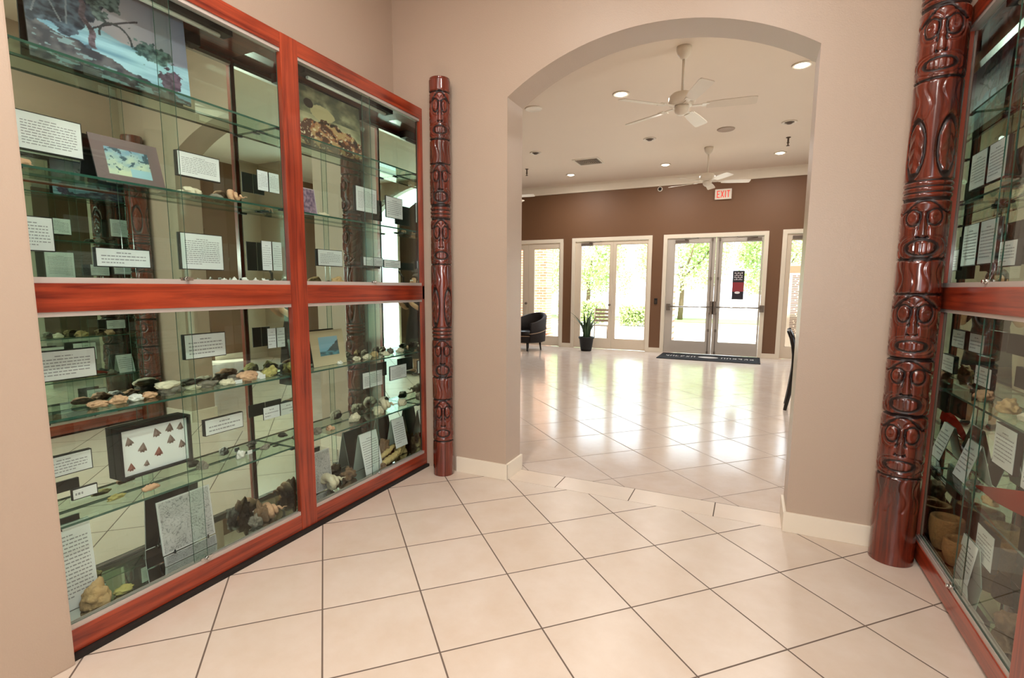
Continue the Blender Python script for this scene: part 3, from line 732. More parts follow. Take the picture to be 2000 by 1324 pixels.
stand_card('left', 3.255, .215, .15, .23, 9, 'white tent card behind the driftwood beside the carved pole', -2.475, lean=.20)
stand_card('right', 3.25, .54, .16, .20, 6, 'tilted grey tent card on the lower shelf of the right case', 1.00, lean=.25)
stand_card('right', 3.02, .124, .17, .19, 6, 'pale framed card on the bottom deck of the right case', .98, lean=.12)

# arrowheads in a shadow box
M_ARROW = plain('arrowhead_stone', lin(132, 108, 100), .7, var=.35, scale=60, bump=.3, bscale=150)
M_ARROW2 = plain('arrowhead_red_stone', lin(140, 84, 74), .7, var=.35, scale=60, bump=.3, bscale=150)
t = thing('shadow_box', (-2.598, 1.440, .614), 'black shadow box holding rows of small stone arrowheads', 'shadow box')
W, Hh, D = .308, .218, .050
bm = B(); box(bm, 0, .006, -W/2, W/2, 0, Hh)
for a in ((-W/2-.012, -W/2, -.012, Hh+.012), (W/2, W/2+.012, -.012, Hh+.012), (-W/2, W/2, -.012, 0), (-W/2, W/2, Hh, Hh+.012)): box(bm, .0, D, *a)
obj('black_frame', bm, M_BLACK, t)
bm = B(); box(bm, D-.022, D-.016, -W/2+.0005, W/2-.0005, .0005, Hh-.0005); obj('white_lining', bm, M_PAPER, t)
ar = [(.12, .72, .042, 0), (.30, .52, .046, 0), (.52, .78, .044, 0), (.72, .82, .044, 0), (.89, .80, .038, 0), (.73, .55, .044, 0), (.90, .38, .042, 0), (.53, .34, .044, 1), (.34, .16, .030, 0), (.12, .16, .038, 1)]
for i, (u, v, sz, red) in enumerate(ar):
    bm = B(); rnd = random.Random(i); cx_, cz_ = -W/2+u*W, v*Hh; a = rnd.uniform(-.25, .25)
    out = [(0, 1.), (.22, .55), (.50, -.10), (.56, -.40), (.30, -.34), (.22, -.62), (0, -.50), (-.22, -.62), (-.30, -.34), (-.56, -.40), (-.50, -.10), (-.22, .55)]
    P2 = [(p[0]*.82*sz, p[1]*.66*sz) for p in out]; P2 = [(cx_+p[0]*math.cos(a)-p[1]*math.sin(a), cz_+p[0]*math.sin(a)+p[1]*math.cos(a)) for p in P2]
    vs0 = [bm.verts.new((D-.0155, p[0], p[1])) for p in P2]; vc = bm.verts.new((D-.008, cx_, cz_)); vb = bm.verts.new((D-.0155, cx_, cz_))
    for k in range(len(vs0)):
        bm.faces.new((vs0[k], vs0[(k+1) % len(vs0)], vc)); bm.faces.new((vs0[(k+1) % len(vs0)], vs0[k], vb))
    obj('arrowhead', bm, M_ARROW2 if red else M_ARROW, t)

# ------------------------------------------------------------------ stones, fossils, shells, driftwood
def stone_mat(name, rgb, var=.3, rough=.75, scale=30): return plain(name, lin(*rgb), rough, var=var, scale=scale, bump=.5, bscale=70)
S_TAN = stone_mat('tan_stone', (196, 160, 112)); S_PALE = stone_mat('pale_fossil', (218, 206, 180), .2); S_PINK = stone_mat('pinkish_fossil', (214, 166, 132), .25)
S_GREY = stone_mat('grey_fossil', (128, 120, 108), .4); S_YEL = stone_mat('yellow_green_stone', (176, 164, 96), .35); S_WHITE = stone_mat('white_quartz', (232, 226, 220), .1, .4)
S_DRIFT = stone_mat('dried_husk', (206, 178, 122), .25); S_BROWN = stone_mat('brown_bone', (122, 92, 66), .4); S_CREAM = stone_mat('cream_shell', (226, 212, 184), .15, .45)
def rock(name, loc, size, mt, label, cat, seed=0, rough=.35, group=None, rz=0., ridged=False):
    bm = B(); bmesh.ops.create_icosphere(bm, subdivisions=4, radius=1)
    for v in bm.verts:
        p = v.co.copy(); n = noise.fractal(p*1.3+Vector((seed*3.1, seed, 0)), 1., 2., 4); f = 1+rough*n
        if ridged: f += .07*math.sin(math.atan2(p.y, p.x)*14)
        p = p*f; p.z = max(p.z, -.62)
        v.co = Vector((p.x*size[0]*.95, p.y*size[1]*.88, (p.z+.62)*size[2]))
    c, s_ = math.cos(rz), math.sin(rz)
    for v in bm.verts: v.co = Vector((v.co.x*c-v.co.y*s_, v.co.x*s_+v.co.y*c, v.co.z))
    for f in bm.faces: f.smooth = True
    o = obj(name, bm, mt); o.location = loc
    return tag(o, label, cat, group)
def conch(name, loc, L, mt, label, cat, rz=0., seed=0, group=None):
    # spiral shell lying on its side
    bm = B(); pts = []; rs = []
    for i in range(70):
        a = i/69; th = a*PI*2*3.6; R = .30*L*(1-a)**1.3; pts.append((L*(a-.4), R*math.cos(th), R*math.sin(th)+.30*L)); rs.append(max(.002, .20*L*(1-a)**1.1*(1+.08*math.sin(i*2.2))))
    tube(bm, pts, rs, 12)
    c, s_ = math.cos(rz), math.sin(rz); mz = min(v.co.z for v in bm.verts)
    for v in bm.verts: v.co = Vector((v.co.x*c-v.co.y*s_, v.co.x*s_+v.co.y*c, v.co.z-mz))
    o = obj(name, bm, mt); o.location = loc
    return tag(o, label, cat, group)
def stick(name, loc, pts, r, mt, label, cat, seed=0, group=None):
    bm = B(); P = [Vector(p) for p in pts]; full = []; rs = []
    for i in range(len(P)-1):
        for k in range(8):
            a = k/8; q = P[i].lerp(P[i+1], a); full.append(q+Vector((0, nz(i+a, seed, 2)*.006, nz(i+a, seed, 3, 2)*.005)))
            g = (i+a)/(len(P)-1); rs.append(r*(.25+1.0*math.sin(PI*min(1, g*1.02+.03))**.6)*(1+.15*math.sin(g*40)))
    tube(bm, full, rs, 12)
    mz = min(v.co.z for v in bm.verts)
    for v in bm.verts: v.co.z -= mz
    o = obj(name, bm, mt); o.location = loc
    return tag(o, label, cat, group)
DK = .1235
rock('stone', (-2.478, 1.100, DK), (.042, .062, .062), S_TAN, 'folded tan stone at the bottom left of the left case', 'stone', 3, .45)
rock('stone', (-2.475, 1.205, DK), (.026, .040, .020), S_YEL, 'flat yellowish stone beside the folded tan stone', 'stone', 5, .4)
SA, SB, SC_, SD = .9705, .5365, 1.9360, 2.3785
rock('fossil', (-2.515, 1.500, SA+.001), (.040, .062, .030), S_GREY, 'dark grey crinkled fossil under the pale slab on a glass shelf', 'fossil', 11, .5)
rock('fossil', (-2.512, 1.485, SA+.037), (.040, .064, .020), S_PALE, 'pale slab resting on the crinkled grey fossil', 'fossil', 12, .3)
fos = 'small fossils on the upper glass shelf of the lower left bay'
for i, (x, y, sx, sy, sz, mt, lab) in enumerate([
    (-2.53, 1.20, .03, .045, .016, S_PINK, 'flat pinkish fossil at the left end of the row under the wide framed card'),
    (-2.53, 1.28, .03, .04, .02, S_PINK, 'pinkish fossil second from the left in the row under the wide framed card'),
    (-2.52, 1.345, .026, .034, .018, S_WHITE, 'whitish fossil third from the left in the row'),
    (-2.53, 1.410, .028, .035, .016, S_PINK, 'flat pinkish fossil just left of the pale slab'),
    (-2.54, 1.62, .030, .045, .012, S_PALE, 'flat pale fossil right of the pale slab'),
    (-2.53, 1.70, .032, .050, .020, S_GREY, 'grey pitted fossil under the framed card of the lower left bay'),
    (-2.50, 1.79, .032, .045, .018, S_PALE, 'pale knobbly fossil in front of the tiny white tag'),
    (-2.545, 1.86, .025, .05, .024, S_GREY, 'low grey fossil behind the tiny white tag'),
    (-2.51, 1.92, .036, .060, .030, S_PINK, 'large orange pink fossil left of the yellow green stones'),
    (-2.53, 2.005, .03, .035, .020, S_WHITE, 'white fossil between the orange fossil and the yellow green stones'),
    (-2.52, 2.075, .034, .045, .034, S_YEL, 'yellow green stone against the centre post'),
    (-2.50, 2.04, .022, .03, .018, S_YEL, 'small yellow green stone in front of the larger one by the post')]):
    rock('fossil', (x, y, SA+.001), (sx, sy, sz), mt, lab, 'fossil', 20+i, .5, fos)
def tag_card(loc, w, h, label):
    bm = B(); box(bm, -.002, .002, -w/2, w/2, 0, h); box(bm, -.016, .0, -w/2, w/2, 0, .002); o = obj('price_tag', bm, M_PAPER); o.location = loc
    o.name = 'name_tag'; return tag(o, label, 'name tag', 'tiny white name tags on the shelves')
tag_card((-2.475, 1.835, SA+.001), .042, .020, 'tiny white name tag among the pale fossils')
tag_card((-2.48, 1.99, SA+.001), .036, .024, 'tiny white name tag left of the yellow green stones')
tag_card((-2.545, 1.93, SB+.001), .030, .022, 'tiny white name tag beside the white quartz on the lower shelf')
sh = 'small specimens on the lower glass shelf'
rock('quartz', (-2.53, 1.86, SB+.001), (.022, .026, .028), S_WHITE, 'white quartz lump on the lower shelf right of the shadow box', 'quartz', 41, .4)
rock('fossil', (-2.54, 1.235, SB+.001), (.018, .040, .012), S_YEL, 'thin yellowish bone on the lower shelf left of the shadow box', 'fossil', 42, .5, sh)
stick('bone', (-2.50, 1.37, SB+.001), [(0, -.045, 0), (.005, -.01, .004), (0, .04, .0)], .012, S_PINK, 'little orange bone lying under the shadow box', 'bone', 3)
rock('fossil', (-2.56, 1.66, SB+.001), (.022, .032, .024), S_GREY, 'greyish fossil just right of the shadow box', 'fossil', 43, .5, sh)
rock('fossil', (-2.54, 2.03, SB+.001), (.020, .030, .016), S_GREY, 'small grey fossil on the lower shelf near the centre post', 'fossil', 44, .5, sh)
# cluster by the post at the bottom
rock('fossil', (-2.50, 1.905, DK), (.030, .034, .040), S_GREY, 'pitted grey fossil at the bottom near the centre post', 'fossil', 51, .7, 'fossils on the bottom deck by the centre post')
rock('fossil', (-2.52, 1.965, DK), (.034, .036, .062), S_BROWN, 'brown jagged fossil at the bottom beside the centre post', 'fossil', 52, .8, 'fossils on the bottom deck by the centre post')
conch('shell', (-2.50, 2.04, DK), .12, S_PINK, 'orange and cream spiral shell at the bottom against the centre post', 'shell', rz=1.2, seed=2)
# shelf above, second level
rock('fossil', (-2.52, 1.665, SC_+.0005), (.030, .060, .022), S_PALE, 'low pale fossil on the second shelf under the framed card', 'fossil', 60, .5)
rock('fossil', (-2.53, 1.81, SC_+.0005), (.03, .045, .016), S_GREY, 'flat grey fossil on the second shelf right of the pale one', 'fossil', 61, .5)
conch('shell', (-2.53, 1.93, SC_+.0005), .09, S_PINK, 'small pinkish spiral shell on the second shelf near the centre post', 'shell', rz=.6)
rock('fossil', (-2.53, 1.02, SC_+.0005), (.03, .045, .022), S_PINK, 'pinkish lump on the second shelf beside the plain wall', 'fossil', 62, .4)
for i, y in enumerate((1.80, 1.87, 1.93, 1.99, 2.06)):
    rock('shell_fragment', (-2.50, y, 1.4975), (.016, .024+.006*(i % 2), .022), S_WHITE, ('leftmost', 'second', 'middle', 'fourth', 'rightmost')[i]+' little white shell fragment in the row above the middle rail', 'shell fragment', 70+i, .7, 'white shell fragments above the middle rail')
rock('fossil', (-2.50, 2.62, 1.4975), (.036, .055, .036), S_TAN, 'tan lump on the middle rail deck just right of the centre post', 'fossil', 80, .4)
rock('fossil', (-2.53, 2.55, SC_+.0005), (.030, .05, .02), S_PALE, 'pale lump on the second shelf beside the purple print', 'fossil', 81, .4)
# right bay, upper shelf of the lower part
rb = 'pale fossils on the upper glass shelf of the lower right bay'
for i, (x, y, sx, sy, sz, mt, lab) in enumerate([
    (-2.50, 2.62, .018, .022, .012, S_WHITE, 'tiny white fossil in front of the blue coast picture'),
    (-2.51, 2.80, .024, .034, .018, S_PALE, 'pale fossil just right of the blue coast picture'),
    (-2.50, 2.90, .026, .040, .020, S_PALE, 'longish pale fossil in the middle of the right bay shelf'),
    (-2.52, 3.00, .024, .034, .024, S_TAN, 'tan fossil in the middle of the right bay shelf'),
    (-2.50, 3.10, .028, .040, .018, S_PALE, 'flat pale fossil right of the tan one'),
    (-2.53, 3.20, .024, .034, .030, S_GREY, 'greyish fossil toward the carved pole'),
    (-2.51, 3.30, .026, .040, .022, S_PALE, 'pale fossil at the pole end of the right bay shelf')]):
    rock('fossil', (x, y, SA+.001), (sx, sy, sz), mt, lab, 'fossil', 90+i, .5, rb)
rc = 'shells on the lower glass shelf of the right bay'
rock('shell', (-2.51, 2.76, SB+.001), (.034, .050, .036), S_PALE, 'rounded pale shell on the lower shelf left of the white shells', 'shell', 101, .3, rc, ridged=True)
rock('shell', (-2.50, 3.00, SB+.001), (.034, .055, .036), S_CREAM, 'large creamy shell in the middle of the lower shelf', 'shell', 102, .4, rc, ridged=True)
conch('shell', (-2.51, 3.13, SB+.001), .12, S_CREAM, 'creamy spiral shell right of the large creamy shell', 'shell', rz=.8)
rock('shell', (-2.51, 3.31, SB+.001), (.032, .045, .034), S_CREAM, 'creamy shell on the lower shelf beside the carved pole', 'shell', 103, .3, rc, ridged=True)
rock('fossil', (-2.51, 2.40, SB+.001), (.028, .034, .026), S_GREY, 'grey and white fossil on the lower shelf just right of the centre post', 'fossil', 104, .5)
rock('fossil', (-2.50, 2.51, SB+.001), (.026, .03, .018), S_PINK, 'small pinkish fossil beside the grey and white one', 'fossil', 105, .5)
# bottom deck right bay
conch('shell', (-2.49, 2.52, DK), .15, S_CREAM, 'pale spiral shell in front of the narrow grey sketch', 'shell', rz=1.4)
rock('fossil', (-2.53, 2.70, DK), (.034, .060, .050), S_BROWN, 'brown rugged fossil on the bottom deck between sketch and tent card', 'fossil', 110, .8)
stick('dried_cob', (-2.470, 3.10, DK), [(0, -.13, 0), (0, -.05, .012), (-.01, .06, .026), (-.02, .13, .05)], .021, S_DRIFT, 'long golden dried cob lying in front on the bottom deck', 'dried cob', 5)
stick('dried_cob', (-2.530, 3.16, DK+.035), [(0, -.12, 0), (.0, -.02, .03), (-.01, .10, .06)], .018, S_DRIFT, 'golden dried cob lying behind the long one', 'dried cob', 6)
stick('dried_cob', (-2.50, 3.245, DK), [(.01, -.06, .02), (0, 0, .08), (-.02, .04, .13)], .016, S_DRIFT, 'golden dried cob propped upright at an angle', 'dried cob', 7)
rock('driftwood', (-2.555, 2.93+.2, DK), (.028, .070, .090), S_BROWN, 'rugged brown driftwood behind the dried cobs', 'driftwood', 111, .9)
rock('driftwood', (-2.545, 3.32, DK), (.030, .055, .070), S_DRIFT, 'yellowish driftwood lump at the pole end of the bottom deck', 'driftwood', 112, .7)
rock('driftwood', (-2.44, 2.975, DK), (.016, .035, .026), S_BROWN, 'small brown root piece at the left end of the dried cobs', 'driftwood', 113, .8)

# right case: basket pots, a red pennant, fossils
def basket(loc, r, h, label):
    bm = B(); prof = [(r*.62, 0)]; n = 26
    for i in range(n+1):
        a = i/n; prof.append((r*(.62+.38*math.sin(PI*min(1, a*.62+.06)))*(1+.018*math.sin(a*80)), .002+h*a))
    prof += [(r*.70, h), (r*.66, h*.9), (r*.5, h*.1), (.0, h*.1)]
    lathe(bm, prof, seg=40); o = obj('woven_basket', bm, M_BASKET); o.location = loc; return tag(o, label, 'basket', 'woven baskets in the right case')
M_BASKET = plain('woven_brown_fibre', lin(150, 104, 62), .8, var=.35, scale=50, bump=.6, bscale=90)
basket((1.005, 3.34, DK), .075, .17, 'round brown basket at the bottom of the right case, nearest the carved pole')
basket((1.01, 3.155, DK), .070, .13, 'low brown basket behind the pale card in the right case')
M_RED = plain('red_cloth', lin(205, 66, 46), .7, var=.1)
bm = B(); pts = []
N_ = 14
for i in range(N_+1):
    a = i/N_; yy = 3.13-.62*a; wdt = .004+.125*a; sag = .175*a
    pts.append((bm.verts.new((1.00+.006*math.sin(a*9), yy, .552+sag+wdt*.1)), bm.verts.new((1.012+.010*math.sin(a*7+1), yy, .552+sag-wdt*.85))))
for i in range(N_): bm.faces.new((pts[i][0], pts[i+1][0], pts[i+1][1], pts[i][1]))
bmesh.ops.solidify(bm, geom=bm.faces[:], thickness=.003)
tag(obj('red_pennant', bm, M_RED, None, (1.0, 2.8, .60)), 'red cloth pennant draped in the lower part of the right case', 'pennant')
for i, (y, z, sx, sy, sz, mt, lab) in enumerate([
    (3.12, SA, .034, .05, .03, S_PINK, 'pinkish fossil on the upper glass shelf of the lower right case'),
    (2.86, SA, .036, .07, .035, S_TAN, 'large tan fossil on the upper glass shelf of the right case'),
    (2.66, SA, .030, .05, .03, S_PALE, 'pale fossil at the right end of the upper glass shelf in the right case'),
    (3.10, SB, .03, .05, .03, S_GREY, 'grey fossil on the lower glass shelf of the right case'),
    (2.92, SB, .026, .045, .022, S_TAN, 'tan fossil on the lower glass shelf of the right case'),
    (3.10, SC_, .03, .05, .03, S_GREY, 'grey fossil on the high glass shelf of the right case'),
    (2.60, DK-.001, .04, .07, .05, S_BROWN, 'brown rugged fossil on the bottom deck of the right case')]):
    rock('fossil', (1.02, y, z+.001), (sx, sy, sz), mt, lab, 'fossil', 130+i, .5)
# cards in the near bays of the right case, seen only in the mirrors
for i, (a, b, c, d) in enumerate([(1.1, 1.32, 1.60, 1.75), (1.6, 1.82, 1.60, 1.72), (1.2, 1.42, 2.02, 2.16), (1.75, 1.97, 2.02, 2.14), (1.15, 1.37, 1.08, 1.2), (1.62, 1.84, 1.10, 1.22), (1.15, 1.37, .68, .8), (1.62, 1.84, .66, .78)]):
    card('right', a, b, c, d, ['white card on the near side of the right case, '+q for q in ('over the rail at left', 'over the rail at right', 'high shelf at left', 'high shelf at right', 'under the rail at left', 'under the rail at right', 'low shelf at left', 'low shelf at right')][i], 6, seed=i, group='cards in the near bay of the right case')

# ------------------------------------------------------------------ ceiling fittings
M_LAMP = plain('lamp_glow', lin(255, 240, 215), .5, emit=(1, .86, .66, 1), estr=14.)
M_CAN = plain('can_white', lin(232, 224, 210), .4); M_FIT = plain('dark_fitting', lin(92, 76, 62), .5, .3)
def downlight(x, y, lit, label, group):
    t = thing('recessed_downlight', (x, y, CEIL), label, 'ceiling light', group)
    bm = B(); lathe(bm, [(.068, -.001), (.105, -.001), (.105, -.012), (.098, -.016), (.072, -.010), (.068, -.001)], seg=36); obj('trim_ring', bm, M_CAN, t)
    bm = B()
    if lit: lathe(bm, [(.066, -.002), (.066, -.010), (.045, -.022), (.0, -.026)], seg=28); obj('glowing_bulb', bm, M_LAMP, t)
    else: lathe(bm, [(.066, -.002), (.066, -.005), (.05, -.012), (.03, -.030), (.0, -.034)], seg=28); obj('dark_bulb', bm, M_FIT, t)
    return t
for (x, y), lab in zip(LOBBY_CANS, ['glowing recessed downlight left of the near ceiling fan', 'glowing recessed downlight beside the right side of the arch', 'glowing recessed downlight left of the far ceiling fan', 'glowing recessed downlight right of the far ceiling fan, by the sprinkler', 'glowing recessed downlight beyond the square air vent, farthest left']):
    downlight(x, y, True, lab, 'glowing lobby downlights')
for i, (x, y) in enumerate(LOBBY_DARK):
    lab = {0: 'unlit recessed downlight between the two ceiling fans', 1: 'unlit recessed downlight near the right sprinkler', 2: 'unlit recessed downlight above the left sprinkler'}.get(i)
    if lab: downlight(x, y, False, lab, 'unlit lobby downlights')
for i, (x, y) in enumerate(FILL_CANS):
    downlight(x, y, True, 'unseen fill downlight over the display room, '+('beyond the left case', 'before the arch', 'left of the photographer', 'above the photographer', 'behind the photographer')[i], 'unseen fill downlights of the display room')
def disc(x, y, r, label, name='ceiling_speaker', mt=None):
    bm = B(); lathe(bm, [(r, 0), (r, -.006), (r*.93, -.014), (r*.86, -.010), (0, -.010)], seg=40)
    o = obj(name, bm, mt or M_CAN); o.location = (x, y, CEIL-.0005); return tag(o, label, 'speaker')
disc(-2.868, 6.876, .12, 'round white ceiling speaker seen at the left spring of the arch')
disc(-.501, 8.988, .13, 'round greyish ceiling speaker above the far ceiling fan', mt=plain('grille_grey', lin(176, 158, 142), .6))
def sprinkler(x, y, label):
    bm = B(); lathe(bm, [(.035, 0), (.035, -.008), (.014, -.014), (.014, -.075), (.022, -.085), (.010, -.10), (.010, -.125), (.026, -.130), (.026, -.136), (.0, -.14)], seg=20)
    o = obj('fire_sprinkler', bm, M_FIT); o.location = (x, y, CEIL-.0005); tag(o, label, 'sprinkler')
sprinkler(.403, 9.887, 'dark fire sprinkler hanging at the right of the lobby ceiling')
sprinkler(-4.389, 10.196, 'dark fire sprinkler hanging at the far left of the lobby ceiling')
t = thing('air_vent', (-3.03, 10.1, CEIL), 'square louvred air vent in the lobby ceiling', 'air vent')
bm = B()
for a in ((-.26, .26, -.26, -.22), (-.26, .26, .22, .26), (-.26, -.22, -.22, .22), (.22, .26, -.22, .22)): box(bm, *a, -.012, -.001)
obj('vent_frame', bm, M_CAN, t)
for q in ((-1, 1), (1, 1), (-1, -1), (1, -1)):
    pass
bm = B()
for k in range(6):
    r0 = .20-.034*k; z = -.004-.003*k
    for a in ((-r0, r0, -r0, -r0+.012), (-r0, r0, r0-.012, r0), (-r0, -r0+.012, -r0+.012, r0-.012), (r0-.012, r0, -r0+.012, r0-.012)): box(bm, *a, z-.006, z)
obj('louvre', bm, plain('vent_louvre', lin(176, 160, 142), .5), t)
bm = B(); box(bm, -.22, .22, -.22, .22, -.0025, -.001); obj('vent_throat', bm, M_DARK, t)

# ceiling fans
M_FAN = plain('fan_cream', lin(226, 216, 200), .35, var=.03)
def fan(label, loc, phase):
    t = thing('ceiling_fan', loc, label, 'ceiling fan', 'white ceiling fans in the lobby')
    bm = B(); lathe(bm, [(.075, -.0005), (.075, -.03), (.062, -.075), (.035, -.11), (.022, -.12), (.0, -.12)], seg=32); obj('canopy', bm, M_FAN, t)
    bm = B(); lathe(bm, [(.0135, -.12), (.0135, -.44)], seg=16); obj('down_rod', bm, M_FAN, t)
    bm = B(); lathe(bm, [(.022, -.43), (.05, -.44), (.10, -.455), (.135, -.49), (.138, -.54), (.125, -.565), (.09, -.575), (.0, -.575)], seg=40); obj('motor_housing', bm, M_FAN, t)
    bm = B(); lathe(bm, [(.07, -.576), (.078, -.60), (.066, -.64), (.035, -.665), (.0, -.67)], seg=32); obj('switch_housing', bm, M_FAN, t)
    for k in range(5):
        a = math.radians(phase+72*k)
        Rm = Matrix.Rotation(a, 4, 'Z'); tilt = Matrix.Rotation(math.radians(-13), 4, 'X')
        bm = B()
        box(bm, .10, .235, -.018, .018, -.588, -.580); box(bm, .20, .27, -.045, .045, -.588, -.582)
        for v in bm.verts: v.co = Rm@v.co
        ir = obj('blade_iron', bm, M_FAN, t)
        bm = B(); out = [(.24, -.052), (.40, -.064), (.66, -.070), (.705, -.066), (.716, -.055), (.718, 0), (.716, .055), (.705, .066), (.66, .070), (.40, .064), (.24, .052)]
        prism(bm, out, 2, -.004, .004)
        for v in bm.verts: v.co = Rm@(Matrix.Translation((0, 0, -.588))@(tilt@v.co))
        obj('blade', bm, M_FAN, t)
    return t
f1 = fan('near white five bladed ceiling fan hanging inside the arch', (-.765, 5.84, CEIL), 7)
dup(f1, (-.82, 10.0, CEIL), math.radians(9), 'far white ceiling fan in front of the brown wall, above the exit sign')
dup(f1, (-4.83, 9.9, CEIL), math.radians(-3), 'white ceiling fan of which only a blade tip shows left of the arch')

# ------------------------------------------------------------------ things on and near the far wall
t = thing('exit_sign', (-.665, FARY, 3.385), 'white exit sign with red letters high on the brown wall', 'exit sign')
bm = B(); box(bm, -.165, .165, -.055, -.0005, 0, .215, bev=.008); obj('sign_box', bm, M_CAN, t)
M_REDL = plain('red_letter', lin(214, 60, 44), .5, emit=lin(230, 60, 44), estr=.5)
def letter(bm, ch, x, z, h, w_, yy, st):
    segs = {'E': [(0, 0, st, h), (0, 0, w_, st), (0, h-st, w_, h), (0, h/2-st/2, w_*.8, h/2+st/2)], 'I': [(w_/2-st/2, 0, w_/2+st/2, h)], 'T': [(w_/2-st/2, 0, w_/2+st/2, h), (0, h-st, w_, h)]}
    if ch == 'X':
        for a, b in ((0, w_-st), (w_-st, 0)):
            vs_ = [bm.verts.new((x+p, yy, z+q)) for p, q in ((a, 0), (a+st, 0), (b+st, h), (b, h))]; vs2 = [bm.verts.new((v.co.x, yy+.003, v.co.z)) for v in vs_]
            bm.faces.new(vs_); bm.faces.new(vs2[::-1])
            for i in range(4): bm.faces.new((vs_[i], vs2[i], vs2[(i+1) % 4], vs_[(i+1) % 4]))
        return
    for a, b, c, d in segs[ch]: box(bm, x+a, x+c, yy, yy+.003, z+b, z+d)
xx = -.125
for ch, w_ in (('E', .06), ('X', .07), ('I', .03), ('T', .06)):
    bm = B(); letter(bm, ch, xx, .035, .145, w_, -.0585, .016); obj('letter', bm, M_REDL, t); xx += w_+.012
# dome camera and keypad
t = thing('security_camera', (-1.99, FARY-.03, 3.755), 'small round security camera at the top of the brown wall', 'camera')
bm = B(); lathe(bm, [(.05, 0), (.055, .02), (.05, .035), (.0, .036)], seg=28)
for v in bm.verts: v.co = Vector((v.co.x, .03-v.co.z, v.co.y-.055))
obj('mount_ring', bm, M_CAN, t)
bm = B(); lathe(bm, [(.038, 0), (.034, .018), (.02, .032), (.0, .037)], seg=24)
for v in bm.verts: v.co = Vector((v.co.x, -.007-v.co.z, v.co.y-.055))
obj('dark_dome', bm, M_BLACK, t)
t = thing('wall_keypad', (-1.99, FARY, 1.12), 'small black keypad on the brown wall between two doors', 'keypad')
bm = B(); box(bm, -.035, .035, -.022, -.0005, 0, .13, bev=.006); obj('keypad_body', bm, M_BLACK, t)
bm = B()
for i in range(3):
    for j in range(3): box(bm, -.022+i*.016, -.010+i*.016, -.025, -.022, .02+j*.022, .036+j*.022)
tag(obj('buttons', bm, M_FIT, t), None, None, None, 'stuff')
# door mat
M_MAT = plain('black_mat', lin(13, 12, 15), .98, var=.3, scale=200, bump=.4, bscale=400); M_MATL = plain('mat_lettering', lin(190, 182, 176), .95)
t = thing('door_mat', (-.76, 11.66, 0), 'wide black door mat with pale lettering before the double door', 'door mat')
bm = B(); box(bm, -1.0, 1.0, -.50, .50, .001, .014, bev=.004); obj('mat', bm, M_MAT, t)
bm = B(); pts = [(.20*math.cos(2*PI*k/36), .13*math.sin(2*PI*k/36)-.0) for k in range(36)]; prism(bm, pts, 2, .0142, .016); obj('oval_emblem', bm, M_MATL, t)
rnd = random.Random(4)
for side_ in (-1, 1):
    for k in range(6):
        xc = side_*(.30+.108*k); bm = B()
        p0 = [(xc-.03, -.09), (xc-.03, .09), (xc+.03, .09), (xc+.03, -.09), (xc-.03, 0), (xc+.03, 0)]
        for a, b in rnd.sample([(0, 1), (1, 2), (2, 3), (0, 3), (4, 5), (0, 2), (1, 3)], 3):
            A_, B_ = Vector(p0[a]+(.0152,)), Vector(p0[b]+(.0152,)); dd = (B_-A_).normalized(); n_ = Vector((-dd.y, dd.x, 0))*.009
            quad(bm, A_-n_, B_-n_, B_+n_, A_+n_)
        obj('worn_letter', bm, M_MATL, t)
# poster on the door glass
M_PRED = plain('poster_red', lin(150, 52, 60), .6); M_PBLK = plain('poster_dark', lin(40, 36, 44), .6, var=.4, scale=30)
t = thing('door_poster', (-.27, FARY+.018, 1.245), 'dark and red poster on the right leaf of the double door', 'poster')
bm = B(); box(bm, -.115, .115, .0, .004, 0, .62); obj('poster_sheet', bm, M_PBLK, t)
bm = B(); box(bm, -.11, .11, -.001, -.0002, .17, .37); obj('red_band', bm, M_PRED, t)
bm = B(); pts = [(.055*math.cos(2*PI*k/24)-.01, .15+.026*math.sin(2*PI*k/24)) for k in range(24)]; prism(bm, pts, 1, -.002, -.0012); obj('white_oval', bm, M_PAPER, t)
bm = B()
for k in range(4):
    for j in range(5): box(bm, -.08+j*.034, -.062+j*.034, -.001, -.0002, .42+k*.045, .438+k*.045+.012*((j+k) % 2))
tag(obj('speckled_print', bm, M_PAPER, t), None, None, None, 'stuff')

